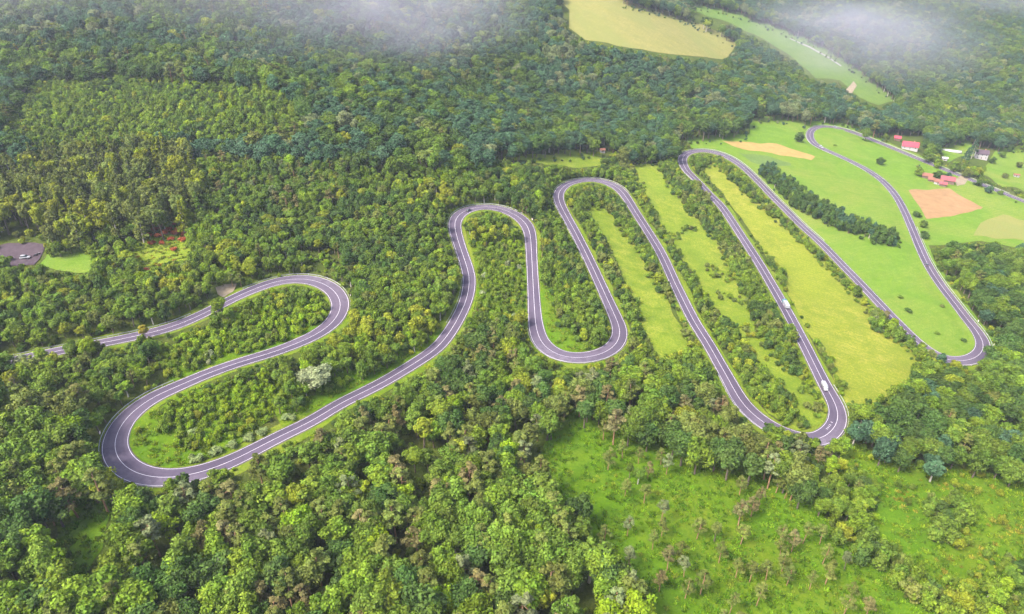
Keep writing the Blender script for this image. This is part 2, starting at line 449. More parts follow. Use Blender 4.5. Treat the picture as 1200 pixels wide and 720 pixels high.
sheet('crop_strip', [(866, 180), (900, 183), (926, 192), (926, 195), (900, 195), (880, 190)], grass_mat('crop_green', (.10, .16, .04), (.13, .20, .055), (.16, .24, .06), (.15, .2, .05)), .35, jit=.4)
sheet('dirt_patch', [(252, 338), (262, 333), (276, 331), (272, 341), (262, 349), (255, 345)], M['gravel'], .38, cell=2)
sheet('dirt_patch', [(992, 124), (990, 106), (1000, 95), (1005, 100), (998, 112), (997, 124)], M['gravel'], .38, cell=3)
sheet('dirt_track', [(926, 45), (950, 55.2), (973, 68.2), (986, 77), (985.6, 78.2), (972, 69.6), (949, 56.6), (925, 46)], plain('pale_gravel', (.22, .21, .20), .9, .1), .40, cell=3, jit=.2)
sheet('dirt_patch', [(1118, 212), (1128, 207), (1136, 210), (1130, 217), (1120, 219)], M['gravel'], .38, cell=2)

# parking lot
t = NT('parking_asphalt')
M['lot'] = t.done(t.ramp(t.noise(.35, 5, .7), [(.3, (.040, .027, .034)), (.7, (.066, .047, .057))]), .9, .2)
sheet('parking_lot', [(-60, 306), (-35, 297), (-12, 290), (8, 286.5), (26, 285.3), (42, 285.2), (53, 287), (51, 295), (47, 303), (40, 311), (12, 312), (-60, 313)], M['lot'], .38, cell=3, jit=.25)

t = NT('shoulder_gravel')
M['shoulder'] = t.done(t.ramp(t.noise(.4, 5, .7), [(.35, (.06, .075, .02)), (.65, (.13, .115, .085))]), .95, .05)
# ------------------------------------------------------------------ road
def ribbon(name, offs, zoff, mat, parent=None, kind=None, i0=0, i1=None, conform=False, attr=False, step=1):
    """offs: functions (index array) -> lateral offset in metres (left positive)"""
    idx = np.arange(i0, len(RC) if i1 is None else i1, step)
    V = []
    for o, zo in zip(offs, zoff if isinstance(zoff, (list, tuple)) else [zoff] * len(offs)):
        off = o(idx)
        x = RC[idx, 0] + RN[idx, 0] * off; y = RC[idx, 1] + RN[idx, 1] * off
        z = (hf(x, y) if conform else RZ[idx]) + zo
        V.append(np.stack([x, y, z], 1))
    V = np.stack(V, 1); n, m = V.shape[:2]
    me = grid_mesh(name, V[:, ::-1, 0], V[:, ::-1, 1], V[:, ::-1, 2])
    if attr:
        lane = np.tile(np.linspace(1, 0, m), (n, 1))
        wear = np.clip((np.abs(curv[idx]) - .022) * 26, 0, 1)[:, None] * np.ones((1, m))
        outer = np.where(curv[idx][:, None] > 0, lane < .5, lane > .5)   # lane 0 = right side
        wear = gsm2 = wear * np.where(outer, 1.0, .35)
        a = me.attributes.new('lane', 'FLOAT_VECTOR', 'POINT')
        a.data.foreach_set('vector', np.stack([lane, wear, 0 * lane], -1).astype(np.float32).ravel())
    return link(name, me, mat, parent, kind)
road = ribbon('road', [(lambda s: (lambda i: s * (RW[i] + .35)))(s) for s in np.linspace(-1, 1, 13)], 0, M['asphalt'], kind='structure', attr=True)
EL, CL = .072, .075
for s in (-1, 1):
    ribbon('edge_line', [lambda i: s * (RW[i] - .05) - EL, lambda i: s * (RW[i] - .05) + EL], .012, M['paint'], road)
ribbon('centre_line', [lambda i: 0 * i - CL, lambda i: 0 * i + CL], .012, M['paint'], road)
# apron skirts so the carriageway is a slab with edges
for s in (-1, 1):
    o1 = (lambda i: s * (RW[i] + .35)); o2 = (lambda i: s * (RW[i] + .9))
    ribbon('road_shoulder', [o1, o2] if s > 0 else [o2, o1], [-.03, -.30] if s > 0 else [-.30, -.03], M['shoulder'], road)
for s in (-1, 1):
    wv_ = gsmooth(rng.normal(0, 1, len(RC)), 6) * 4
    o1 = (lambda i: s * (RW[i] + .5)); o2 = (lambda i: s * (RW[i] + 1.8)); o3 = (lambda i: s * (RW[i] + np.clip(3.2 + wv_[i], 2.0, 6)))
    oo, zz_ = [o1, o2, o3], [.12, .16, .14]
    if s < 0: oo, zz_ = oo[::-1], zz_[::-1]
    ribbon('grass_verge', oo, zz_, M['verge'], kind='structure', conform=True)

def nearest_road(px, py):
    x, y = ground_at(px, py)
    _, j, d = kd.find((x[0], y[0], 0))
    return j
# painted arrows / rumble bars on the carriageway in the bends
def bars(px, py, side, n=6, gap=1.6, lw=.35, ll=1.3):
    j = nearest_road(px, py)
    for k in range(n):
        i = j + int(k * gap / 1.5 * 1.3)
        c = RC[i] + RN[i] * side * RW[i] * .48
        tx, nx = tan[i], RN[i]
        v = [(*(c + tx * a * lw / 2 + nx * b * ll / 2), RZ[i] + .014) for a, b in ((-1, -1), (1, -1), (1, 1), (-1, 1))]
        link('road_bar', mesh('road_bar', v, [(0, 1, 2, 3)]), M['paint'], road)
bars(974, 506, 1, 5, 1.5, .22, .9)

# ------------------------------------------------------------------ guard rails
def guard_rail(pa, pb, side, label):
    i0, i1 = sorted((nearest_road(*pa), nearest_road(*pb)))
    idx = np.arange(i0, i1 + 1)
    off = side * (RW[idx] + .95)
    P = RC[idx] + RN[idx] * off[:, None]
    base = RZ[idx] - .12
    root = empty('guard_rail', (P[0, 0], P[0, 1], base[0]))
    tag(root, label, 'guard rail', 'guard rails along the winding road')
    O = np.array([P[0, 0], P[0, 1], base[0]])
    prof = [(-.05, .50), (.05, .55), (-.03, .66), (.05, .77), (-.05, .84)]
    n = len(idx); m = len(prof)
    V = np.zeros((n, m, 3))
    for k, (a, b) in enumerate(prof):
        V[:, k, :2] = P + RN[idx] * a; V[:, k, 2] = base + b
    V -= O
    me = grid_mesh('beam', V[..., 0], V[..., 1], V[..., 2])
    link('beam', me, M['steel'], root)
    vs, fs = [], []
    for q in range(0, n, 3):
        c = P[q] + RN[idx[q]] * .12 * side; b0 = base[q] - .6; b1 = base[q] + .8
        k = len(vs)
        for zz in (b0, b1):
            for a, b in ((-1, -1), (1, -1), (1, 1), (-1, 1)):
                vs.append((c[0] + a * .07 - O[0], c[1] + b * .07 - O[1], zz - O[2]))
        fs += [(k, k + 1, k + 5, k + 4), (k + 1, k + 2, k + 6, k + 5), (k + 2, k + 3, k + 7, k + 6), (k + 3, k, k + 4, k + 7), (k + 4, k + 5, k + 6, k + 7)]
    link('posts', mesh('posts', vs, fs), M['steel'], root, 'stuff')
RAILS = [((290, 341), (376, 390), 1, 'steel guard rail round the outside of the bend below the clearing'),
 ((209, 452), (240, 553), -1, 'steel guard rail round the outside of the widest bend at the loop end'),
 ((533, 380), (606, 253), 1, 'steel guard rail round the arch-shaped bend in the middle of the woods'),
 ((629, 386), (724, 401), -1, 'steel guard rail round the bend under the bushy loop above the wood'),
 ((690, 304), (731, 228), 1, 'steel guard rail round the bend beside the small olive patch'),
 ((850, 438), (967, 452), -1, 'steel guard rail round the bend above the lime meadow with pines'),
 ((832, 228), (960, 283), 1, 'steel guard rail round the bend beside the stubble strip'),
 ((1113, 422), (1068, 266), -1, 'steel guard rail round the sharp bend below the green pasture'),
 ((1020, 202), (1180, 228), 1, 'steel guard rail past the red-roofed farmhouse and sheds'),
 ((16, 423), (230, 371), 1, 'steel guard rail on the straight leading up to the parking lot')]
for a, b, s, l in RAILS: guard_rail(a, b, s, l)

# ------------------------------------------------------------------ tree shapes
def leaf_cloud(C, Rr, n, size, rng, up=.35, flat=1.0, shell=(.58, 1.20)):
    """leaf clumps spread through lobes; C centres, Rr radii, n leaves per lobe -> quads and two random values per quad"""
    Cs = np.repeat(C, n, 0); Rs = np.repeat(Rr, n)
    N = len(Cs)
    d = rng.normal(0, 1, (N, 3)); d[:, 2] += up * 1.2; d /= np.linalg.norm(d, axis=1)[:, None]
    r = Rs * rng.uniform(shell[0], shell[1], N)
    P = Cs + d * r[:, None] * np.array([1, 1, flat])
    nrm = d + rng.normal(0, .55, (N, 3)); nrm[:, 2] += .25; nrm /= np.linalg.norm(nrm, axis=1)[:, None]
    a = np.cross(nrm, rng.normal(0, 1, (N, 3))); a /= np.linalg.norm(a, axis=1)[:, None]
    b = np.cross(nrm, a)
    s = size * rng.uniform(.6, 1.35, N)[:, None]
    bend = nrm * s * .18
    q = np.stack([P - a * s - bend, P - b * s * .62 + bend, P + a * s - bend, P + b * s * .62 + bend], 1)
    lobe = np.repeat(rng.uniform(0, 1, len(C)), n); lobeh = np.repeat(rng.uniform(0, 1, len(C)), n)
    val = np.clip(.42 * lobe + .58 * rng.uniform(0, 1, N), 0, 1); hue = np.clip(.6 * lobeh + .4 * rng.uniform(0, 1, N), 0, 1)
    return q.reshape(-1, 3), np.stack([val, hue, 0 * val], 1)

def leaf_mesh(name, V, A, mat):
    n = len(V) // 4
    me = bpy.data.meshes.new(name)
    me.vertices.add(len(V)); me.vertices.foreach_set('co', V.astype(np.float32).ravel())
    me.loops.add(len(V)); me.loops.foreach_set('vertex_index', np.arange(len(V), dtype=np.int32))
    me.polygons.add(n); me.polygons.foreach_set('loop_start', np.arange(0, len(V), 4, dtype=np.int32))
    at = me.attributes.new('leafvar', 'FLOAT_VECTOR', 'FACE'); at.data.foreach_set('vector', A.astype(np.float32).ravel())
    me.update(); me.validate()
    me.materials.append(mat)
    return me

def tube_path(P, r, k=6):
    P = np.array(P, float); n = len(P); V, Fc = [], []
    for i in range(n):
        tdir = P[min(i + 1, n - 1)] - P[max(i - 1, 0)]; tdir /= np.linalg.norm(tdir)
        u = np.cross(tdir, (0.3, 1, 0.1)); u /= np.linalg.norm(u); v = np.cross(tdir, u)
        for j in range(k):
            a = 2 * math.pi * j / k
            V.append(P[i] + (u * math.cos(a) + v * math.sin(a)) * r[i])
    for i in range(n - 1):
        for j in range(k):
            Fc.append((i * k + j, i * k + (j + 1) % k, (i + 1) * k + (j + 1) % k, (i + 1) * k + j))
    return V, Fc
def merge(parts):
    V, Fc = [], []
    for v, f in parts:
        o = len(V); V += list(v); Fc += [tuple(i + o for i in q) for q in f]
    return V, Fc

def make_broadleaf(seed, H=16.0, Rd=5.0, lobes=24, n=140, size=.40, tall=1.0, trunk_mat='bark', low=-.7):
    g = np.random.default_rng(seed)
    C, Rr = [], []
    cz = H - Rd * .95 * tall
    ex = g.uniform(.85, 1.18)
    k = 0
    while len(C) < lobes:
        d = g.normal(0, 1, 3); d /= np.linalg.norm(d)
        if d[2] < low: continue
        rr = g.uniform(.50, .98) if len(C) > 5 else g.uniform(.1, .5)
        c = d * rr * np.array([Rd * .80 * ex, Rd * .80 / ex, Rd * .80 * tall]) * g.uniform(.72, 1.2)
        C.append(c + (0, 0, cz)); Rr.append(Rd * g.uniform(.15, .40))
    C, Rr = np.array(C), np.array(Rr)
    V, A = leaf_cloud(C, Rr, n, size, g)
    # a few leaves low inside the crown
    V2, A2 = leaf_cloud(np.array([[0, 0, cz - Rd * .25 * tall]]), np.array([Rd * .72]), int(lobes * n * .10), size * 1.25, g, up=-.1, shell=(.5, 1.0))
    lean = g.normal(0, .25, 2)
    parts = [tube_path([(0, 0, -1.2), (lean[0] * .3, lean[1] * .3, H * .25), (lean[0], lean[1], H * .55), (lean[0] * 1.2, lean[1] * 1.2, H * .82)], [.38, .27, .19, .05], 7)]
    for c in C[np.argsort(g.uniform(0, 1, len(C)))[:8]]:
        s = np.array([lean[0], lean[1], H * g.uniform(.3, .55)])
        m = (s + c) / 2 + (0, 0, -.3)
        parts.append(tube_path([s, m, c], [.13, .09, .03], 5))
    return np.vstack([V, V2]), np.vstack([A, A2]), merge(parts), 'leaf', trunk_mat

def make_pine(seed, H=17.0, Rd=3.0, n=70, lobes=24, base=.5):
    g = np.random.default_rng(seed)
    C, Rr = [], []
    for i in range(lobes):
        u = (i + g.uniform(0, 1)) / lobes
        z = H * (base + (1 - base) * u)
        rad = Rd * (1.0 - .80 * u ** 1.4) * g.uniform(.35, 1.0) * (.65 + .6 * min(1, u * 3))
        a = g.uniform(0, 2 * math.pi)
        C.append((rad * math.cos(a), rad * math.sin(a), z)); Rr.append(Rd * g.uniform(.24, .42) * (1.1 - .5 * u))
    C, Rr = np.array(C), np.array(Rr)
    V, A = leaf_cloud(C, Rr, n, .34, g, up=.5, flat=.55, shell=(.35, 1.1))
    lean = g.normal(0, .3, 2)
    parts = [tube_path([(0, 0, -1.2), (lean[0] * .4, lean[1] * .4, H * .4), (lean[0], lean[1], H * .8), (0, 0, H * .98)], [.24, .19, .12, .02], 7)]
    for c in C[::2]:
        s = np.array([lean[0] * .8, lean[1] * .8, max(c[2] - .6, H * .3)])
        parts.append(tube_path([s, (s + c) / 2, c], [.07, .05, .02], 4))
    for q in range(3):      # dead stubs under the crown
        z = H * g.uniform(.25, base); a = g.uniform(0, 6.28)
        parts.append(tube_path([(lean[0] * .5, lean[1] * .5, z), (math.cos(a) * .9, math.sin(a) * .9, z + .2)], [.05, .015], 4))
    return V, A, merge(parts), 'needle', 'pinebark'

def make_conifer(seed, H=19.0, Rd=3.4, n=60, lobes=40):
    g = np.random.default_rng(seed)
    C, Rr = [], []
    for i in range(lobes):
        u = (i + g.uniform(0, 1)) / lobes
        z = H * (.22 + .77 * u); rad = Rd * (1 - u) ** .8 * g.uniform(.25, .95); a = g.uniform(0, 6.28)
        C.append((rad * math.cos(a), rad * math.sin(a), z)); Rr.append(max(.35, Rd * .36 * (1.05 - u)))
    C, Rr = np.array(C), np.array(Rr)
    V, A = leaf_cloud(C, Rr, n, .40, g, up=.2, flat=.7, shell=(.4, 1.15))
    parts = [tube_path([(0, 0, -1.2), (0, 0, H * .5), (0, 0, H * .97)], [.26, .17, .03], 7)]
    for c in C[::4]: parts.append(tube_path([(0, 0, c[2] - .3), c], [.06, .02], 4))
    return V, A, merge(parts), 'needle', 'birchbark'

def make_shrub(seed, H=4.0, Rd=2.3, lobes=10, n=80, size=.33):
    g = np.random.default_rng(seed)
    C, Rr = [], []
    for i in range(lobes):
        a = g.uniform(0, 6.28); r = Rd * math.sqrt(g.uniform(0, 1)) * .7
        z = H * (.25 + .5 * g.uniform(.3, 1) * (1 - .5 * (r / Rd) ** 2))
        C.append((r * math.cos(a), r * math.sin(a), z)); Rr.append(Rd * g.uniform(.28, .45))
    C, Rr = np.array(C), np.array(Rr)
    V, A = leaf_cloud(C, Rr, n, size, g)
    parts = []
    for c in C[:6]: parts.append(tube_path([(c[0] * .15, c[1] * .15, -.6), (c[0] * .5, c[1] * .5, c[2] * .5), c], [.09, .06, .02], 5))
    return V, A, merge(parts), 'leaf', 'bark'

PROTO = []      # dicts: kind, H, R, crown mesh, trunk mesh
def add_proto(kind, H, Rd, data):
    V, A, (tv, tf), lm, bm = data
    cm = leaf_mesh('crown', V, A, M[lm]); tm = mesh('trunk', tv, tf, True); tm.materials.append(M[bm])
    # joined copy for the far wood
    jm = bpy.data.meshes.new('tree')
    nv = len(V); allv = np.vstack([V, np.array(tv)])
    tf_ = np.array(tf) + nv
    lo = np.r_[np.arange(nv), tf_.ravel()].astype(np.int32)
    jm.vertices.add(len(allv)); jm.vertices.foreach_set('co', allv.astype(np.float32).ravel())
    jm.loops.add(len(lo)); jm.loops.foreach_set('vertex_index', lo)
    nf = nv // 4 + len(tf)
    jm.polygons.add(nf); jm.polygons.foreach_set('loop_start', np.arange(0, nf * 4, 4, dtype=np.int32))
    jm.polygons.foreach_set('material_index', np.r_[np.zeros(nv // 4, np.int32), np.ones(len(tf), np.int32)])
    at = jm.attributes.new('leafvar', 'FLOAT_VECTOR', 'FACE')
    at.data.foreach_set('vector', np.vstack([A, np.zeros((len(tf), 3))]).astype(np.float32).ravel())
    jm.materials.append(M[lm]); jm.materials.append(M[bm]); jm.update(); jm.validate()
    PROTO.append(dict(kind=kind, H=H, R=Rd, crown=cm, trunk=tm, joined=jm))
for s in range(6): add_proto('broad', 16, 5.0, make_broadleaf(100 + s, lobes=[30, 24, 34, 20, 28, 36][s], n=[130, 155, 115, 170, 135, 110][s], tall=[1.22, 1.05, 1.3, 1.15, 1.4, 1.1][s]))
for s in range(3): add_proto('tall', 17, 3.9, make_broadleaf(200 + s, 17, 3.9, 20, 135, .40, 1.45, 'birchbark' if s == 0 else 'bark'))
for s in range(4): add_proto('pine', 17, 3.0, make_pine(300 + s, base=[.5, .58, .42, .5][s]))
for s in range(3): add_proto('larch', 19, 3.4, make_conifer(400 + s))
for s in range(5): add_proto('bush', 7.0, 3.1, make_broadleaf(700 + s, 7.0, 3.1, 18, 90, .36, 1.12, low=-.95))
for s in range(5): add_proto('shrub', 4.0, 2.3, make_shrub(500 + s))
KI = {}
for i, p in enumerate(PROTO): KI.setdefault(p['kind'], []).append(i)

# ------------------------------------------------------------------ what grows where, read from the photograph as outlines
LW, LH = 600, 360
lpx, lpy = np.meshgrid((np.arange(LW) + .5) * 2, (np.arange(LH) + .5) * 2)
LAB = np.zeros((LH, LW), np.int16)
def paint(poly, v): LAB[pip(lpx, lpy, poly)] = v
FAR, THICK, LARCH, MID, FORE, SCRUB, HEDGE, EAST, PINEM, SIDE, NONE, DARKROW, YARD = range(1, 14)
LAB[:] = MID
paint([(-1, -1), (1201, -1), (1201, 200), (1060, 165), (960, 145), (780, 185), (700, 178), (560, 190), (380, 200), (240, 185), (0, 185)], FAR)
paint([(30, 90), (180, 85), (340, 100), (360, 150), (310, 165), (200, 165), (60, 172), (0, 160)], THICK)
paint([(-1, 190), (60, 172), (160, 165), (215, 172), (240, 205), (232, 250), (185, 258), (120, 262), (60, 275), (-1, 285)], LARCH)
paint([(232, 178), (420, 188), (400, 235), (330, 240), (238, 246)], FORE)
paint([(-1, 440), (90, 445), (110, 520), (150, 570), (210, 575), (300, 535), (400, 480), (470, 445), (530, 400), (560, 380), (600, 385), (640, 425), (690, 432), (740, 425), (830, 440), (890, 500), (1000, 540),
       (1010, 721), (-1, 721)], FORE)
paint([(1201, 280), (1080, 280), (1170, 400), (1150, 415), (1085, 415), (1060, 450), (1000, 490), (985, 520), (1000, 545), (1201, 600)], EAST)
paint([(640, 205), (740, 185), (830, 175), (1000, 310), (1100, 420), (1060, 450), (1000, 490), (960, 510), (890, 495), (840, 440), (740, 420), (640, 425)], HEDGE)
paint([(560, 245), (605, 250), (618, 290), (620, 370), (640, 410), (700, 415), (720, 390), (690, 320), (660, 250), (640, 300), (560, 240)], HEDGE)
for k in ('loop_end', 'loop_top'): paint(MEADOW[k][0], SCRUB)
paint([(330, 470), (400, 440), (470, 425), (520, 395), (530, 385), (480, 424), (400, 464)], SCRUB)
paint([(205, 440), (300, 405), (300, 360), (240, 385), (180, 400), (190, 430)], SCRUB)
paint([(555, 280), (610, 275), (615, 370), (570, 380), (556, 350)], SCRUB)
for k in ('top_tan', 'top_green', 'pasture', 'patch', 'lawn', 'garden', 'orchard'): paint(MEADOW[k][0], NONE)
paint([(866, 250), (893, 243), (933, 277), (960, 303), (987, 330), (1013, 357), (1025, 380), (1045, 393), (1080, 420), (1067, 435), (1060, 450), (1030, 462), (997, 472), (990, 448), (978, 420), (960, 398), (943, 370),
       (924, 345), (924, 315), (897, 293), (880, 273)], NONE)
paint([(822, 195), (838, 190), (862, 215), (893, 243), (866, 250), (848, 228)], NONE)
paint([(742, 190), (770, 191), (780, 210), (797, 232), (822, 262), (838, 278), (850, 305), (866, 333), (876, 357), (884, 380), (897, 405), (917, 427), (943, 447), (960, 460), (966, 480), (958, 494), (944, 492), (936, 468),
       (913, 438), (893, 420), (878, 398), (860, 374), (845, 364), (827, 337), (807, 307), (785, 275), (768, 245), (752, 215)], YARD)
paint([(686, 242), (707, 240), (723, 262), (744, 286), (756, 312), (772, 337), (788, 357), (804, 387), (806, 406), (783, 414), (767, 412), (759, 387), (753, 367), (749, 345), (733, 330), (726, 313), (716, 287), (706, 267)], NONE)
paint([(632, 330), (645, 330), (650, 372), (680, 400), (700, 405), (690, 413), (655, 408), (636, 380)], NONE)
paint([(150, 290), (168, 272), (178, 260), (205, 258), (218, 266), (221, 299), (187, 309), (158, 309)], NONE)
paint([(-1, 284), (52, 284), (48, 303), (36, 311), (14, 309), (-1, 296)], NONE)
paint([(150, 505), (165, 488), (185, 478), (182, 500), (205, 528), (260, 522), (330, 484), (400, 450), (480, 415), (484, 424), (400, 466), (330, 500), (255, 536), (195, 548), (160, 538)], NONE)
paint([(878, 195), (905, 188), (925, 203), (960, 228), (1000, 248), (1055, 268), (1058, 284), (1040, 284), (990, 266), (950, 250), (915, 232)], DARKROW)
paint([(1080, 130), (1201, 150), (1201, 170), (1165, 172), (1140, 160), (1100, 172), (1095, 195), (1060, 178), (1040, 160)], FAR)
paint(MEADOW['lower'][0], PINEM)
paint(MEADOW['lower_side'][0], SIDE)
paint(MEADOW['bottom_glade'][0], NONE)
paint([(945, 535), (1000, 540), (1028, 560), (1032, 600), (1015, 632), (985, 625), (958, 595), (940, 570)], MID)
paint([(985, 605), (1012, 612), (1062, 652), (1102, 688), (1130, 725), (1108, 725), (1085, 703), (1045, 674), (1000, 645), (980, 625)], HEDGE)
paint([(1085, 590), (1120, 580), (1140, 600), (1128, 630), (1100, 632)], HEDGE)
paint([(1110, 680), (1150, 655), (1201, 660), (1201, 721), (1125, 721)], MID)

# the carriageway as seen: trees must not stand in front of it, but for where the photograph hides it
RM = np.zeros((720, 1200), bool)
for s in np.linspace(-1.08, 1.08, 13):
    p = RC + RN * (RW * s)[:, None]
    for zadd in (0.0,):
        u, v, _ = project(p[:, 0], p[:, 1], RZ + zadd)
        for f in np.linspace(0, 1, 4)[:-1]:
            uu = u[:-1] * (1 - f) + u[1:] * f; vv = v[:-1] * (1 - f) + v[1:] * f
            k = (uu >= 0) & (uu < 1200) & (vv >= 0) & (vv < 720)
            RM[vv[k].astype(int), uu[k].astype(int)] = True
for x0, y0, x1, y1 in [(0, 400, 66, 448), (76, 392, 126, 418), (160, 383, 177, 402), (243, 345, 266, 372), (900, 488, 958, 526), (1030, 352, 1126, 432), (925, 368, 936, 398), (812, 203, 834, 232), (1003, 322, 1010, 340),
                       (1018, 155, 1022, 168), (838, 178, 850, 192)]:
    RM[y0:y1, x0:x1] = False

for x0, y0, x1, y1 in [(1043, 154, 1082, 184), (1136, 168, 1164, 194), (1103, 170, 1128, 192), (1078, 200, 1122, 223), (701, 171, 713, 184), (1184, 200, 1198, 212)]:
    RM[y0:y1, x0:x1] = True
    LAB[y0 // 2:y1 // 2, x0 // 2:x1 // 2] = NONE
LOTPX = [(-60, 300), (-20, 288), (10, 284.5), (35, 284), (54, 287), (50, 299), (42, 309), (10, 309), (-60, 309)]
_lx, _ly = ground_at(*np.array(LOTPX, float).T)
LOTC = np.array([_lx.mean(), _ly.mean()]); LOTW = np.stack([_lx, _ly], 1)
def lot_clear(x, y, H):
    best = np.full(len(x), 1e9)
    for p in densify(LOTW, 3.0): best = np.minimum(best, np.hypot(x - p[0], y - p[1]))
    best[pip(x, y, LOTW)] = 0
    return best > np.where(H > 6, 5.5, 2.5)
RM[285:299, 0:48] = True
RM[333:347, 254:275] = True
MM = np.kron((LAB == NONE) | (LAB == YARD), np.ones((2, 2), bool))
def covers_road(x, y, z, H, r, RM=RM):
    """share of a crown's outline that lies on visible carriageway"""
    hit = np.zeros(len(x)); tot = 0
    for fz in (.35, .6, .85, 1.0):
        for fx in (-.8, -.3, .3, .8):
            rr = r * (.6 if fz in (.35, 1.0) else 1.0)
            u, v, dd = project(x + rr * fx, y, z + H * fz)
            ui, vi = u.astype(int), v.astype(int)
            k = (ui >= 0) & (ui < 1200) & (vi >= 0) & (vi < 720)
            hh = np.zeros(len(x)); hh[k] = RM[vi[k], ui[k]]
            hit += hh; tot += 1
    return hit / tot

def label_at(x, y, z):
    u, v, dd = project(x, y, z)
    ok = (u > -160) & (u < 1360) & (v > -260) & (v < 820) & (y > 40)
    ui = np.clip(u / 2, 0, LW - 1).astype(int); vi = np.clip(v / 2, 0, LH - 1).astype(int)
    lab = LAB[vi, ui].copy(); lab[~ok] = 0
    return lab, u, v, dd

def vnoise(x, y, s, seed):
    """smooth value noise in 0..1"""
    g = np.random.default_rng(seed).uniform(0, 1, (128, 128))
    a = x / s; b = y / s; i = np.floor(a).astype(int); j = np.floor(b).astype(int); u = a - i; v = b - j
    u = u * u * (3 - 2 * u); v = v * v * (3 - 2 * v)
    G = lambda p, q: g[p % 128, q % 128]
    return G(i, j) * (1 - u) * (1 - v) + G(i + 1, j) * u * (1 - v) + G(i, j + 1) * (1 - u) * v + G(i + 1, j + 1) * u * v

PAL = {  # name: base colour of the foliage
 'green': (.082, .128, .016), 'dark': (.048, .084, .017), 'yellow-green': (.160, .185, .015), 'lime': (.135, .200, .010),
 'olive': (.102, .124, .026), 'brownish': (.130, .120, .044), 'golden': (.20, .17, .018), 'orange': (.30, .13, .018), 'grey-green': (.115, .138, .056),
 'blue-green': (.044, .088, .042), 'fresh-green': (.104, .154, .014), 'pale': (.18, .205, .10), 'rust': (.26, .070, .028), 'cream': (.24, .21, .095), 'silvery': (.135, .172, .060)}
PN = list(PAL)
# class: spacing, H range, R/H ratio range, species weights, colour weights
SPEC = {
 FAR:   (9.4, (14, 23), (.32, .42), dict(broad=.75, tall=.2, pine=.05), {'green': 2.2, 'dark': 3.4, 'blue-green': 4.6, 'grey-green': .5, 'fresh-green': .7, 'olive': .5, 'yellow-green': .1}),  # cool blue-green weights paint part of the distance haze into the crowns
 THICK: (5.2, (4.5, 12.5), (.34, .48), dict(bush=.65, broad=.35), {'fresh-green': 3, 'green': 3, 'lime': 1, 'dark': 1.5, 'yellow-green': .7}),
 LARCH: (7.0, (16, 25), (.21, .28), dict(larch=.5, tall=.40, broad=.10), {'olive': 4, 'yellow-green': 2.2, 'green': .6}),
 MID:   (5.6, (7, 13), (.30, .41), dict(broad=.50, bush=.26, tall=.20, pine=.04), {'dark': 1.2, 'green': 2.8, 'fresh-green': 2.6, 'yellow-green': 1.3, 'olive': 1.1, 'lime': .9, 'golden': .03}),
 FORE:  (6.0, (9, 18.5), (.27, .37), dict(broad=.58, tall=.17, pine=.25), {'green': 3, 'fresh-green': 2.6, 'dark': 2.4, 'olive': .8, 'yellow-green': .6, 'lime': .6, 'golden': .02}),
 SCRUB: (3.5, (1.8, 6.0), (.40, .54), dict(shrub=.6, bush=.4), {'fresh-green': 3.2, 'lime': 2.4, 'green': 1.2, 'yellow-green': .9, 'olive': .5, 'pale': .25}),
 HEDGE: (5.0, (5.0, 10.5), (.36, .48), dict(bush=.85, shrub=.15), {'green': 3, 'fresh-green': 2.2, 'dark': 1.8, 'olive': 1, 'yellow-green': .6, 'brownish': .06}),
 EAST:  (8.0, (12, 21), (.31, .42), dict(broad=.78, tall=.17, pine=.05), {'green': 3, 'dark': 3.6, 'fresh-green': 1.2, 'blue-green': .9, 'yellow-green': .25, 'olive': .4}),
 PINEM: (9.5, (7, 13.5), (.20, .27), dict(pine=.93, tall=.07), {'olive': 2, 'green': 1, 'grey-green': .6, 'brownish': .5}),
 SIDE:  (7.5, (2.5, 8), (.36, .48), dict(shrub=.6, bush=.4), {'fresh-green': 2, 'yellow-green': 1.5, 'golden': .25, 'green': 1, 'olive': .8}),
 YARD:  (4.5, (.8, 2.6), (.45, .62), dict(shrub=1.0), {'olive': 2, 'fresh-green': 2, 'green': 1.5, 'yellow-green': 1.5}),
 DARKROW: (5.5, (8, 11), (.30, .40), dict(bush=.75, tall=.25), {'dark': 3, 'blue-green': 2, 'green': .8}),
}
T = dict(x=[], y=[], z=[], H=[], R=[], kind=[], pal=[], cls=[])
def push(x, y, z, H, Rr, kind, pal, cls):
    for k, v in zip(('x', 'y', 'z', 'H', 'R', 'kind', 'pal', 'cls'), (x, y, z, H, Rr, kind, pal, cls)): T[k].append(np.asarray(v))
SPN = ['broad', 'tall', 'pine', 'larch', 'shrub', 'bush']
def pick(w, n, names, field=None):
    p = np.array([w.get(k, 0) for k in names], float); p /= p.sum()
    c = np.cumsum(p)
    u = rng.uniform(0, 1, n) if field is None else np.clip(field, 0, .9999)
    return np.searchsorted(c, u)
gaps = []
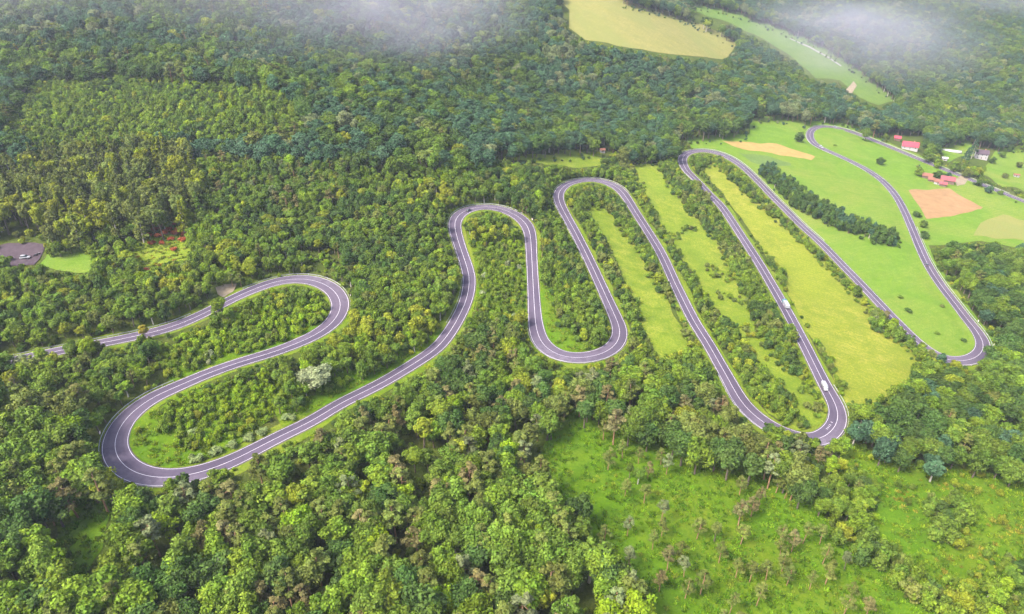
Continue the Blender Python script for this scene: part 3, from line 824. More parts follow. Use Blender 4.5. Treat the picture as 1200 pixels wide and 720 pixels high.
for cls, (spc, (h0, h1), (q0, q1), sw, cw) in SPEC.items():
    x0, x1 = (-900, 1500) if cls == FAR else (-560, 960)
    y0, y1 = (280, 1900) if cls == FAR else (70, 1000)
    gx, gy = np.meshgrid(np.arange(x0, x1, spc), np.arange(y0, y1, spc * .9))
    gx = gx + (np.arange(gx.shape[0])[:, None] % 2) * spc / 2
    gx = gx.ravel() + rng.uniform(-.42, .42, gx.size) * spc; gy = gy.ravel() + rng.uniform(-.42, .42, gy.size) * spc
    n = len(gx)
    z = hf(gx, gy)
    f = rng.beta(1.6, 1.8, n); f = np.clip(.50 * f + .28 * vnoise(gx, gy, 28, 3) + .28 * vnoise(gx, gy, 75, 4) - .03, 0, 1)
    H = h0 + (h1 - h0) * f
    if cls == FORE:      # the oldest trees stand on the lower slope
        H = H * np.interp(gy, [190, 330], [1.32, .95])
    Rr = H * rng.uniform(q0, q1, n)
    lab, u, v, dd = label_at(gx, gy, z + H * .62)
    k = lab == cls
    if cls == SIDE: k &= vnoise(gx, gy, 16, 77) > .50
    if cls == FORE: k &= rng.uniform(0, 1, n) < np.interp(gy, [190, 330], [.74, 1.0])
    if cls == YARD: k &= (vnoise(gx, gy, 15, 83) > .63)
    if cls == PINEM: k &= (vnoise(gx, gy, 24, 79) + rng.normal(0, .12, n) > .52)
    if cls == MID: k &= vnoise(gx, gy, 14, 78) > .10
    gx, gy, z, H, Rr = (a[k] for a in (gx, gy, z, H, Rr)); n = len(gx)
    rd = bil(RD, gx, gy)
    cov = covers_road(gx, gy, z, H, Rr)
    clear = 4.6 + Rr * .5
    ok = lot_clear(gx, gy, H) & (cov < (.16 if cls == HEDGE else .10)) & (rd > clear) & (covers_road(gx, gy, z, H, Rr, MM) < (.12 if cls in (HEDGE, FAR) else .32))
    sp_i = pick(sw, n, SPN)
    fld = np.clip((vnoise(gx, gy, 22, 40 + cls) - .5) * 1.3 * .55 + rng.uniform(0, 1, n) * .75 + .125, 0, .9999)
    order = list(cw)
    pc = np.where(rng.uniform(0, 1, n) < .38, pick(cw, n, order), pick({k_: cw[k_] for k_ in order[:4]}, n, order, np.clip((.5 * vnoise(gx, gy, 19, 50 + cls) + .5 * vnoise(gx, gy, 55, 60 + cls) - .5) * 2.2 + .5 + rng.normal(0, .06, n), 0, .999)))
    pal = np.array([PN.index(k) for k in order])[pc]
    isp = np.array([SPN[i] == 'pine' for i in sp_i]) if n else np.zeros(0, bool)
    pal = np.where(isp, np.array([PN.index('olive'), PN.index('brownish'), PN.index('grey-green')])[np.where(rng.uniform(0, 1, n) < .5, 0, rng.integers(0, 3, n)) * (cls not in (FAR, EAST, MID))], pal)
    Rr = np.where(isp, np.minimum(Rr, H * .25), Rr)
    push(gx[ok], gy[ok], z[ok], H[ok], Rr[ok], sp_i[ok], pal[ok], np.full(ok.sum(), cls))
    # where a whole tree would hide the road, a low bush may still grow
    b = ~ok & (rd > 6.0) & (rng.uniform(0, 1, n) < .75)
    if b.any():
        bx, by, bz = gx[b], gy[b], z[b]; bh = rng.uniform(1.8, 4.2, b.sum()); br = bh * rng.uniform(.42, .6, b.sum())
        ok2 = (covers_road(bx, by, bz, bh, br) < .08)
        push(bx[ok2], by[ok2], bz[ok2], bh[ok2], br[ok2], np.full(ok2.sum(), SPN.index('shrub')), pal[b][ok2], np.full(ok2.sum(), cls))
T = {k: np.concatenate(v) for k, v in T.items()}
# low growth fills what the trees leave bare
k0 = KDTree(len(T['x']))
for i in range(len(T['x'])): k0.insert((T['x'][i], T['y'][i], 0), i)
k0.balance()
spc = 3.6
gx, gy = np.meshgrid(np.arange(-560, 960, spc), np.arange(70, 900, spc))
gx = gx.ravel() + rng.uniform(-.45, .45, gx.size) * spc; gy = gy.ravel() + rng.uniform(-.45, .45, gy.size) * spc
H = 1.5 + 4.5 * rng.beta(1.4, 2.2, len(gx)); Rr = H * rng.uniform(.42, .6, len(gx)); z = hf(gx, gy)
lab, _, _, dd_ = label_at(gx, gy, z + H * .6)
H = np.where(lab == HEDGE, 2.4 + 1.0 * (H - 1.5), H); Rr = np.where(lab == HEDGE, H * .5, Rr)
k = np.isin(lab, (MID, FORE, EAST, LARCH, FAR, HEDGE)) & (bil(RD, gx, gy) > 4.2 + Rr * .8) & (dd_ < 900)
gx, gy, z, H, Rr, lab = (a[k] for a in (gx, gy, z, H, Rr, lab))
near = np.zeros(len(gx), bool)
for i in range(len(gx)):
    _, j, dj = k0.find((gx[i], gy[i], 0)); near[i] = dj < max(1.5, T['R'][j] * .8)
k = ~near & lot_clear(gx, gy, H) & (covers_road(gx, gy, z, H, Rr, MM) < np.where(lab == HEDGE, .3, .32)) & (covers_road(gx, gy, z, H, Rr) < np.where(lab == HEDGE, .14, .09)) & ((vnoise(gx, gy, 9, 71) > .22) | (lab == HEDGE))
gx, gy, z, H, Rr, lab = (a[k] for a in (gx, gy, z, H, Rr, lab)); n = len(gx)
pal = np.array([PN.index(q) for q in ('green', 'fresh-green', 'yellow-green', 'olive', 'lime', 'dark')])[pick(dict(a=3, b=3, c=1.6, d=1.4, e=1, f=1), n, list('abcdef'))]
for key, arr in dict(x=gx, y=gy, z=z, H=H, R=Rr, kind=np.where(H > 3.2, SPN.index('bush'), SPN.index('shrub')), pal=pal, cls=lab).items():
    T[key] = np.concatenate([T[key], arr])
# more low growth on the steep verges and inside the wood edge
NT_ = len(T['x'])
kinds = np.array(SPN)[T['kind']]
prot = np.array([KI[k][rng.integers(len(KI[k]))] for k in kinds])
FOL = 1.2
tint = FOL * np.array([PAL[PN[i]] for i in T['pal']]) * rng.uniform(.80, 1.22, (NT_, 1)) * rng.uniform(.95, 1.05, (NT_, 3))
rot = rng.uniform(0, 2 * math.pi, NT_)
lean = rng.normal(0, .035, (NT_, 2))
pH = np.array([p['H'] for p in PROTO])[prot]; pR = np.array([p['R'] for p in PROTO])[prot]
sz = T['H'] / pH; sxy = T['R'] / pR
u, v, dd = project(T['x'], T['y'], T['z'] + T['H'] * .6)
size_px = F / dd * np.maximum(T['R'] * 2, T['H'] * .8)
inframe = (u > 6) & (u < 1194) & (v > 6) & (v < 714)

# ------------------------------------------------------------------ single trees
ZONES = {FORE: 'in the mixed wood', PINEM: 'in the lime meadow', SIDE: 'on the rough ditch slope', SCRUB: 'inside the scrubby road loop', HEDGE: 'along the straight road legs',
         EAST: 'in the pasture-side wood', DARKROW: 'in the pasture row', LARCH: 'above the parking lot', MID: 'in the woods between loops',
         YARD: 'in the grassy strip', THICK: 'in the hillside thicket', FAR: 'in the hill forest'}
NAMES = {'broad': 'broadleaf_tree', 'tall': 'broadleaf_tree', 'pine': 'pine_tree', 'larch': 'larch_tree', 'shrub': 'shrub', 'bush': 'bushy_tree'}
WORD = {'broad': 'broadleaf tree', 'tall': 'slender tree', 'pine': 'pine', 'larch': 'larch', 'shrub': 'shrub', 'bush': 'bushy tree'}
CAT = {'broad': 'tree', 'tall': 'tree', 'pine': 'pine', 'larch': 'larch', 'shrub': 'shrub', 'bush': 'bushy tree'}
single = np.zeros(NT_, bool)
for names, lim in ((('broad', 'tall'), 300), (('pine',), 260), (('larch',), 220), (('shrub',), 300), (('bush',), 300)):
    c = np.where(np.isin(kinds, names) & inframe)[0]
    single[c[np.argsort(-size_px[c])[:lim]]] = True
def place_tree(pi, loc, sx, s_z, rz, ln, tin, kind, label, group=None):
    p = PROTO[pi]
    o = bpy.data.objects.new(NAMES[kind], None); o.empty_display_size = .5
    o.location = loc; o.rotation_euler = (ln[0], ln[1], rz); o.scale = (sx, sx, s_z)
    col.objects.link(o)
    tag(o, label, CAT[kind], group)
    tr = bpy.data.objects.new('stem' if kind == 'shrub' else 'trunk', p['trunk']); col.objects.link(tr); tr.parent = o
    cr = bpy.data.objects.new('foliage' if kind == 'shrub' else 'crown', p['crown']); col.objects.link(cr); cr.parent = o
    cr['tint'] = [float(q) for q in tin]
    return o
SHORT = {'broad': 'tree', 'tall': 'tree', 'pine': 'pine', 'larch': 'larch', 'shrub': 'shrub', 'bush': 'bush'}
GRP = {'broad': 'broadleaf trees', 'tall': 'broadleaf trees', 'pine': 'pines', 'larch': 'larches', 'shrub': 'shrubs', 'bush': 'bushy trees'}
tkd = KDTree(NT_)
for i in range(NT_): tkd.insert((T['x'][i], T['y'][i], 0), i)
tkd.balance()
hq = {k: np.quantile(T['H'][kinds == k], (.33, .7)) for k in KI}
for i in np.where(single)[0]:
    zone = ZONES[int(T['cls'][i])]
    k = kinds[i]; cname = PN[T['pal'][i]]
    nb = [j for _, j, _ in tkd.find_n((T['x'][i], T['y'][i], 0), 3) if j != i][:2]
    na_, nb_ = (f'{PN[T["pal"][j]]} {SHORT[kinds[j]]}' for j in nb)
    if na_ == nb_: nb_ = 'another'
    hh = (T['H'][i] - hq[k][0]) / max(.1, hq[k][1] - hq[k][0])
    size = 'large' if hh > 1 else 'small' if hh < 0 else 'medium'
    label = f'{size} {cname} {WORD[k]} between {na_} and {nb_} {zone}'
    place_tree(int(prot[i]), (T['x'][i], T['y'][i], T['z'][i]), sxy[i], sz[i], rot[i], lean[i], tint[i], k, label, f'{GRP[k]} {zone}')

# trees one can point to
def special(px, py, H, Rr, kind, color, label, var=0):
    x, y = ground_at(px, py, H * .6)
    pi = KI[kind][var % len(KI[kind])]
    p = PROTO[pi]
    z = float(hf(x, y)[0])
    place_tree(pi, (x[0], y[0], z), Rr / p['R'], H / p['H'], px * .37, (0, 0), [FOL * q for q in PAL[color]], kind, label)
for a in [
 (367, 441, 13, 8.2, 'broad', 'pale', 'pale grey-green willow among shrubs inside the lower loop', 2),
 (570, 508, 9, 3.4, 'bush', 'orange', 'rust-orange round tree in the wood below the middle bend', 1),
 (628, 628, 15, 5.0, 'tall', 'lime', 'bright lime tree at the edge of the pine meadow', 1),
 (832, 496, 11, 4.8, 'broad', 'lime', 'bright lime bushy tree on the bank above the meadow', 3),
 (791, 489, 9, 4.0, 'bush', 'cream', 'cream-brown flowering tree on the bank above the meadow', 0),
 (268, 706, 15, 5.5, 'broad', 'lime', 'brightest yellow-green tree in the mixed wood', 4),
 (213, 565, 11, 3.3, 'bush', 'dark', 'small dark tree standing before the widest bend', 2),
 (168, 388, 9, 2.8, 'tall', 'golden', 'golden-tipped tree in front of the upper road', 1),
 (254, 358, 6, 3.2, 'bush', 'yellow-green', 'yellow-green bushy tree overhanging the upper road by the dirt patch', 5),
 (527, 208, 7, 2.8, 'bush', 'orange', 'small orange tree behind the arch-shaped bend', 0),
 (1032, 187, 9.1, 5.4, 'bush', 'dark', 'scraggly lone tree in the pasture by the red-roofed house', 1),
 (1016, 156, 15.6, 6.6, 'broad', 'green', 'tall tree at the roadside past the far white car', 2),
 (938, 159, 11.7, 6.9, 'bush', 'dark', 'round dark tree inside the far bend of the pasture', 3),
 (826, 193, 5, 3.4, 'bush', 'dark', 'round dark bush in the grassy loop beside the stubble strip', 4),
 (979, 170, 2.0, 2.2, 'shrub', 'green', 'flat little bush in the pasture inside the far bend', 1),
 (1065, 364, 3, 2.6, 'shrub', 'dark', 'largest dark bush standing alone in the bright pasture', 0),
 (1056, 348, 2.2, 2.0, 'shrub', 'green', 'small bush on the pasture bank', 3),
 (1098, 390, 2.0, 1.8, 'shrub', 'green', 'small bush in the lower pasture', 2),
 (1130, 398, 2.2, 1.9, 'shrub', 'dark', 'small dark bush close to the sharp bend', 4),
 (1104, 358, 2.0, 1.8, 'shrub', 'olive', 'small olive bush beside the pasture road', 1),
 (1030, 386, 4, 2.8, 'shrub', 'dark', 'dark round bush in the yellow meadow', 2),
 (1027, 373, 5, 3.4, 'bush', 'grey-green', 'grey-green bushy tree at the edge of the yellow meadow', 5),
 (1143, 172, 23.4, 5.4, 'larch', 'blue-green', 'tall dark spruce beside the white house', 0),
 (1134, 180, 16.9, 4.3, 'larch', 'blue-green', 'smaller dark spruce before the white house', 1),
 (1076, 251, 5.9, 4.2, 'bush', 'dark', 'round tree at the roadside by the ploughed field', 1),
 (1082, 262, 6.5, 4.5, 'bush', 'green', 'roadside tree between ploughed field and wood', 0),
 (1084, 275, 6.5, 4.8, 'bush', 'dark', 'dark roadside tree at the corner of the wood', 3),
 (1097, 160, 14.3, 6.9, 'broad', 'cream', 'pale cream-brown tree behind the farm garden', 3),
 (1088, 182, 13.0, 7.2, 'broad', 'green', 'broad garden tree beside the red-roofed house', 4),
 (1100, 190, 10.4, 5.7, 'bush', 'fresh-green', 'garden tree before the white tunnel', 5),
 (1120, 194, 11.7, 6.6, 'bush', 'green', 'garden tree before the white house', 0),
 (1133, 200, 11.7, 6.3, 'bush', 'olive', 'olive garden tree by the road junction', 1),
 (1147, 200, 10.4, 4.8, 'bush', 'yellow-green', 'yellow-green garden tree below the white house', 2),
 (1163, 187, 7.8, 4.8, 'bush', 'dark', 'dark bush behind the white house', 3),
 (1175, 180, 7.8, 5.1, 'bush', 'green', 'round tree in the orchard', 4),
 (1184, 173, 9.1, 4.8, 'bush', 'dark', 'dark tree in the orchard corner', 5),
 (1195, 192, 7.8, 4.8, 'bush', 'olive', 'olive tree standing in the orchard grass', 2),
 (1078, 201, 7.8, 6.9, 'bush', 'fresh-green', 'leafy bush beside the red-roofed sheds', 5),
 (1100, 203, 9.1, 6.6, 'bush', 'dark', 'dark bush behind the red-roofed sheds', 1),
 (1112, 206, 7.8, 5.4, 'bush', 'blue-green', 'blue-green bush between sheds and road', 0),
 (1148, 213, 7.8, 5.1, 'bush', 'dark', 'dark roadside bush past the junction', 2),
 (1160, 221, 7.8, 5.4, 'bush', 'blue-green', 'blue-green roadside bush past the junction', 3),
 (1173, 224, 5.2, 3.9, 'bush', 'green', 'smaller roadside bush past the junction', 4),
 (1178, 205, 6.5, 4.2, 'bush', 'olive', 'olive bush by the vegetable beds', 4),
 (724, 321, 6, 3.8, 'bush', 'dark', 'dark round tree alone at the edge of the olive strip', 1),
 (752, 392, 7, 4.2, 'bush', 'dark', 'dark round tree outside the bend under the bushy loop', 3),
 (804, 388, 6, 3.8, 'bush', 'olive', 'olive round tree at the roadside on the long straight', 2),
 *[(px_, py_, 7.5, 3.8, 'bush', c_, f'{w_} bushy tree hiding the road {pl_}', q_) for q_, (px_, py_, c_, w_, pl_) in enumerate([
   (8, 428, 'green', 'broad green', 'where it leaves the wood'), (22, 424, 'pale', 'pale', 'where it leaves the wood'), (37, 428, 'dark', 'dark', 'where it leaves the wood'), (52, 426, 'olive', 'olive', 'where it leaves the wood'),
   (3, 436, 'dark', 'dark', 'at the wood edge'), (16, 436, 'fresh-green', 'fresh-green', 'at the wood edge'), (30, 434, 'olive', 'olive', 'at the wood edge'), (45, 432, 'green', 'green', 'at the wood edge'), (60, 420, 'yellow-green', 'yellow-green', 'at the wood edge'), (82, 407, 'green', 'green', 'below the parking lot'), (96, 405, 'fresh-green', 'fresh-green', 'below the parking lot'), (112, 404, 'olive', 'olive', 'below the parking lot'),
   (904, 499, 'dark', 'dark', 'on the bank above the meadow'), (917, 505, 'green', 'green', 'on the bank above the meadow'), (930, 511, 'olive', 'olive', 'on the bank above the meadow'), (943, 516, 'fresh-green', 'fresh-green', 'on the bank above the meadow'), (953, 519, 'dark', 'darkest', 'on the bank above the meadow'),
   (926, 382, 'green', 'green', 'between truck and van'), (931, 391, 'olive', 'olive', 'between truck and van'), (1038, 366, 'brownish', 'brownish', 'at the pasture corner'), (1048, 376, 'lime', 'lime', 'at the pasture corner'), (1058, 386, 'green', 'green', 'at the pasture corner'), (1068, 395, 'dark', 'dark', 'at the pasture corner'), (1080, 404, 'fresh-green', 'fresh-green', 'at the pasture corner'), (1092, 412, 'olive', 'olive', 'at the pasture corner'), (1105, 419, 'blue-green', 'blue-green', 'at the pasture corner'), (1119, 425, 'yellow-green', 'yellow-green', 'at the pasture corner')])],
 *[(px_, py_, 2.6, r_, 'shrub', 'silvery', f'pale silvery shrub {w_} inside the lower road loop', q_) for q_, (px_, py_, r_, w_) in enumerate([
   (338, 487, 3.2, 'beside the willow end'), (305, 502, 2.6, 'next to the road straight'), (290, 510, 2.8, 'crowding the road edge'), (270, 519, 2.5, 'halfway along the verge'), (252, 526, 2.7, 'above the small dark tree'), (228, 534, 2.9, 'close to the bend'), (228, 506, 2.6, 'alone in the grass')])],
 (875, 385, 4, 2.4, 'shrub', 'olive', 'olive bush alone in the grassy strip', 1)]:
    special(*a)
for q, (px, py, r_) in enumerate([(180, 268, 2.6), (190, 263, 3.0), (198, 267, 2.8), (206, 272, 3.0), (214, 280, 2.4), (186, 276, 2.4), (174, 275, 2.2), (200, 279, 2.2), (150, 282, 1.8), (170, 316, 2.4), (176, 321, 2.2), (203, 291, 2.0), (183, 262, 2.8), (194, 271, 3.0), (210, 267, 2.8), (202, 262, 2.6), (178, 284, 2.2), (189, 284, 2.0), (216, 273, 2.6)]):
    special(px, py, r_ * 1.1, r_, 'shrub', 'rust', ['rust-red dying bush in the clearing above the upper road', 'tall-standing rust-red bush by the clearing'][0], q)
    o = [ob for ob in col.objects if ob.get('label', '').startswith('rust-red dying')][-1]; o['group'] = 'rust-red bushes in the clearing'

# ------------------------------------------------------------------ the rest of the woods: geometry-node scatter
def scatter(name, x, y, z, pidx, rotz, scl, tin, objs_meshes, label, cat=None):
    lib = bpy.data.collections.new(name + '_shapes')
    for i, me in enumerate(objs_meshes):
        lib.objects.link(bpy.data.objects.new(f'{name}_shape_{i:02d}', me))
    me = bpy.data.meshes.new(name)
    n = len(x)
    me.vertices.add(n); me.vertices.foreach_set('co', np.stack([x, y, z], 1).astype(np.float32).ravel())
    def at(nm, ty, key, arr):
        a = me.attributes.new(nm, ty, 'POINT'); a.data.foreach_set(key, np.ascontiguousarray(arr).ravel())
    at('proto', 'INT', 'value', pidx.astype(np.int32))
    at('rot', 'FLOAT_VECTOR', 'vector', rotz.astype(np.float32))
    at('scl', 'FLOAT_VECTOR', 'vector', scl.astype(np.float32))
    at('tint', 'FLOAT_COLOR', 'color', np.c_[tin, np.ones(n)].astype(np.float32))
    o = link(name, me, None, kind='stuff'); tag(o, label, cat)
    ng = bpy.data.node_groups.new(name + '_scatter', 'GeometryNodeTree')
    ng.interface.new_socket('Geometry', in_out='INPUT', socket_type='NodeSocketGeometry')
    ng.interface.new_socket('Geometry', in_out='OUTPUT', socket_type='NodeSocketGeometry')
    N, L = ng.nodes, ng.links
    gi = N.new('NodeGroupInput'); go = N.new('NodeGroupOutput')
    ci = N.new('GeometryNodeCollectionInfo'); ci.inputs['Collection'].default_value = lib
    ci.inputs['Separate Children'].default_value = True; ci.inputs['Reset Children'].default_value = True
    iop = N.new('GeometryNodeInstanceOnPoints')
    iop.inputs['Pick Instance'].default_value = True
    def na(nm, ty):
        q = N.new('GeometryNodeInputNamedAttribute'); q.data_type = ty; q.inputs['Name'].default_value = nm
        return q.outputs['Attribute']
    e2r = N.new('FunctionNodeEulerToRotation')
    L.new(na('rot', 'FLOAT_VECTOR'), e2r.inputs[0])
    L.new(gi.outputs[0], iop.inputs['Points']); L.new(ci.outputs[0], iop.inputs['Instance'])
    L.new(na('proto', 'INT'), iop.inputs['Instance Index']); L.new(e2r.outputs[0], iop.inputs['Rotation'])
    L.new(na('scl', 'FLOAT_VECTOR'), iop.inputs['Scale']); L.new(iop.outputs[0], go.inputs[0])
    md = o.modifiers.new('scatter', 'NODES'); md.node_group = ng
    return o
rest = ~single
R3 = np.stack([lean[:, 0], lean[:, 1], rot], 1); S3 = np.stack([sxy, sxy, sz], 1)
scatter('woodland', T['x'][rest], T['y'][rest], T['z'][rest], prot[rest], R3[rest], S3[rest], tint[rest], [p['joined'] for p in PROTO],
        'unbroken green mixed woodland covering the hills behind the loops', 'woodland')
print('TREES', NT_, 'single', single.sum(), {c: int((T['cls'] == c).sum()) for c in SPEC})

# grass and herb tufts of the meadows
def make_tuft(seed, n=34, rad=.8, h=.55):
    g = np.random.default_rng(seed)
    a = g.uniform(0, 6.28, n); r = rad * np.sqrt(g.uniform(0, 1, n))
    bx, by = r * np.cos(a), r * np.sin(a)
    hh = h * g.uniform(.5, 1.2, n); dirx = g.normal(0, .35, n); diry = g.normal(0, .35, n)
    wa = g.uniform(0, 6.28, n); wx, wy = np.cos(wa) * .14, np.sin(wa) * .14
    q = np.stack([np.stack([bx - wx, by - wy, 0 * bx - .1], 1), np.stack([bx + wx, by + wy, 0 * bx - .1], 1),
                  np.stack([bx + dirx + wx * .8, by + diry + wy * .8, hh], 1), np.stack([bx + dirx - wx * .8, by + diry - wy * .8, hh * .9], 1)], 1)
    return leaf_mesh('tuft', q.reshape(-1, 3), np.c_[g.uniform(0, 1, (n, 2)), np.zeros(n)], M['blade'])
tufts = [make_tuft(600 + s) for s in range(4)]
GRASS = {'lower': (1.7, [(.075, .145, .006), (.095, .155, .007), (.060, .115, .006), (.115, .145, .012)]), 'lower_side': (1.7, [(.08, .14, .007), (.105, .15, .008), (.065, .115, .007), (.14, .13, .016)]),
         'loop_end': (1.6, [(.09, .15, .008), (.12, .16, .010), (.07, .12, .008)]), 'loop_mid': (1.8, [(.09, .15, .008), (.11, .15, .010)]), 'loop_top': (1.8, [(.09, .15, .008), (.12, .15, .010)]),
         'clearing': (2.0, [(.13, .13, .016), (.09, .12, .012), (.16, .11, .016)]), 'bottom_glade': (1.5, [(.07, .13, .008), (.10, .14, .010)]), 'inner_u': (2.0, [(.09, .14, .010), (.11, .14, .012)]), 'inner_u2': (2.0, [(.09, .14, .010), (.11, .14, .012)])}
gxs, gys, gts, gss = [], [], [], []
for k, (spc, cols) in GRASS.items():
    pp = densify(MEADOW[k][0], 6); wx, wy = ground_at(pp[:, 0], pp[:, 1]); W = np.stack([wx, wy], 1)
    gx, gy = np.meshgrid(np.arange(wx.min(), wx.max(), spc), np.arange(max(60, wy.min()), wy.max(), spc))
    gx = gx.ravel() + rng.uniform(-.5, .5, gx.size) * spc; gy = gy.ravel() + rng.uniform(-.5, .5, gy.size) * spc
    kk = pip(gx, gy, W) & (bil(RD, gx, gy) > 6.2) & (rng.uniform(0, 1, gx.size) < .25 + .6 * vnoise(gx, gy, 7, 91))
    gx, gy = gx[kk], gy[kk]; n = len(gx)
    c = np.array(cols)[np.minimum((np.clip(.5 * vnoise(gx, gy, 11, 93) + .5 * rng.uniform(0, 1, n), 0, .999) * len(cols)).astype(int), len(cols) - 1)]
    gxs.append(gx); gys.append(gy); gts.append(c * rng.uniform(1.0, 1.7, (n, 1))); gss.append(rng.uniform(.6, 1.5, n))
gx, gy, gt, gs = np.concatenate(gxs), np.concatenate(gys), np.vstack(gts), np.concatenate(gss)
n = len(gx)
scatter('meadow_grass', gx, gy, hf(gx, gy) + .25, rng.integers(0, 4, n), np.c_[np.zeros((n, 2)), rng.uniform(0, 6.28, n)], np.c_[gs, gs, gs * rng.uniform(.6, 1.4, n)], gt, tufts,
        'tufted tall grass and herbs growing over the meadows', 'grass')
print('GRASS', n)

# ------------------------------------------------------------------ buildings
def box(x0, x1, y0, y1, z0, z1):
    v = [(x, y, z) for z in (z0, z1) for x, y in ((x0, y0), (x1, y0), (x1, y1), (x0, y1))]
    return v, [(0, 3, 2, 1), (4, 5, 6, 7), (0, 1, 5, 4), (1, 2, 6, 5), (2, 3, 7, 6), (3, 0, 4, 7)]
def prism(profile, x0, x1):
    """(y, z) outline drawn along x"""
    n = len(profile)
    v = [(x0, a, b) for a, b in profile] + [(x1, a, b) for a, b in profile]
    return v, [tuple(range(n - 1, -1, -1)), tuple(range(n, 2 * n))] + [(i, (i + 1) % n, n + (i + 1) % n, n + i) for i in range(n)]
M['red_roof'] = plain('red_sheet_roof', (.26, .028, .045), .5, .4, .2, .8)
M['pink_roof'] = plain('faded_red_roof', (.20, .05, .055), .6, .3, .3, .8)
M['rust_roof'] = plain('rust_tile_roof', (.17, .075, .05), .8, .2, .3, .9)
M['dark_roof'] = plain('dark_tile_roof', (.06, .04, .05), .7, .3, .3, .9)
M['render'] = plain('white_render', (.32, .305, .30), .9, .1, .1, .6)
M['timber'] = plain('weathered_timber', (.14, .10, .075), .9, .1, .3, 1.0)
M['glass'] = plain('window_glass', (.04, .05, .06), .1, .5, .1)
M['plastic'] = plain('greenhouse_film', (.33, .33, .32), .4, .4, .08)
M['brick'] = plain('chimney_brick', (.36, .17, .11), .9, .1, .3, 2)
def house(name, px, py, L, W, hw, hr, rz, roofm, wallm, label, windows=3, chimney=True, floors=1):
    x, y = ground_at(px, py, hw * .7)
    zs = [float(hf(np.array([x[0] + a]), np.array([y[0] + b]))[0]) for a in (-L / 2, L / 2) for b in (-W / 2, W / 2)]
    root = empty(name, (x[0], y[0], max(zs) + .25), R(rz)); tag(root, label, 'house' if chimney else 'shed')
    dn = -(max(zs) - min(zs)) - 1.2
    wv, wf = merge([box(-L / 2, L / 2, -W / 2, W / 2, dn, hw), ([(-L / 2, -W / 2, hw), (-L / 2, W / 2, hw), (-L / 2, 0, hw + hr), (L / 2, -W / 2, hw), (L / 2, W / 2, hw), (L / 2, 0, hw + hr)], [(0, 2, 1), (3, 4, 5)])])
    link('wall', mesh('wall', wv, wf), wallm, root)
    e = .6; th = .18; k = hr / (W / 2)
    rt = link('roof', mesh('roof', *merge([prism([(0, hw + hr + .05), (-W / 2 - e, hw - k * e + .05), (-W / 2 - e, hw - k * e + .05 + th), (0, hw + hr + .05 + th)], -L / 2 - e, L / 2 + e),
                                      prism([(.002, hw + hr + .05), (.002, hw + hr + .05 + th), (W / 2 + e, hw - k * e + .05 + th), (W / 2 + e, hw - k * e + .05)], -L / 2 - e, L / 2 + e)])), roofm, root)
    if chimney:
        link('chimney', mesh('chimney', *box(L * .18, L * .18 + .8, .5, 1.2, hw + hr * .4, hw + hr + 1.0)), M['brick'], rt)
    for fl in range(floors):
        zc = hw / floors * (fl + .55)
        for s in (-1, 1):
            for i in range(windows):
                wx = -L / 2 + L * (i + .5) / windows
                if fl == 0 and s < 0 and i == windows // 2:
                    link('door', mesh('door', *box(wx - .5, wx + .5, -W / 2 - .06, -W / 2 + .02, .05, 2.1)), M['timber'], root); continue
                f = link('window', mesh('window', *box(wx - .65, wx + .65, s * W / 2 - .05, s * W / 2 + .05, zc - .65, zc + .65)), M['render'], root)
                link('pane', mesh('pane', *box(wx - .52, wx + .52, s * W / 2 - .075, s * W / 2 + .075, zc - .52, zc + .52)), M['glass'], f)
    return root
house('farmhouse', 1066, 173, 16, 9.5, 3.2, 4.0, -24, M['red_roof'], M['render'], 'farmhouse with bright red sheet roof beside the road at the wood edge')
house('shed', 1051.5, 163, 6.5, 5, 2.8, 2.0, -24, M['red_roof'], M['timber'], 'little red-roofed shed behind the farmhouse', 1, False)
house('shed', 1086.5, 207, 8.5, 5.5, 2.6, 2.0, -30, M['rust_roof'], M['timber'], 'rust-roofed shed beside the leafy bush by the ploughed field', 1, False)
house('shed', 1091, 211, 5, 4, 2.2, 1.5, -30, M['rust_roof'], M['timber'], 'smallest rust-roofed lean-to between the farm sheds', 1, False)
house('shed', 1099.5, 214, 7, 5.5, 2.6, 2.0, -30, M['rust_roof'], M['render'], 'pale-walled rust-roofed shed next to the faded red barn', 1, False)
house('barn', 1110, 212, 12, 8, 3.2, 2.8, -26, M['pink_roof'], M['timber'], 'faded red-roofed barn at the end of the shed row', 2, False)
house('shed', 1105, 216.5, 6, 4.5, 2.4, 1.6, -26, M['pink_roof'], M['timber'], 'faded red shed in front of the barn', 1, False)
house('house', 1150, 182, 12, 9, 5.6, 3.4, -22, M['dark_roof'], M['render'], 'two-storey white house with dark roof beside the spruces', 3, True, 2)
house('shed', 1107, 186.5, 5, 3.4, 2.2, .9, -20, M['plastic'], M['render'], 'small white hut in the farm garden', 1, False)
house('shed', 706, 177, 4, 3, 2.2, 1.0, 10, M['rust_roof'], M['render'], 'tiny pale hut at the end of the olive patch', 1, False)
house('shed', 1191, 206, 5, 3, 2.0, .8, -20, M['rust_roof'], M['render'], 'pale shed by the vegetable beds in the orchard', 1, False)
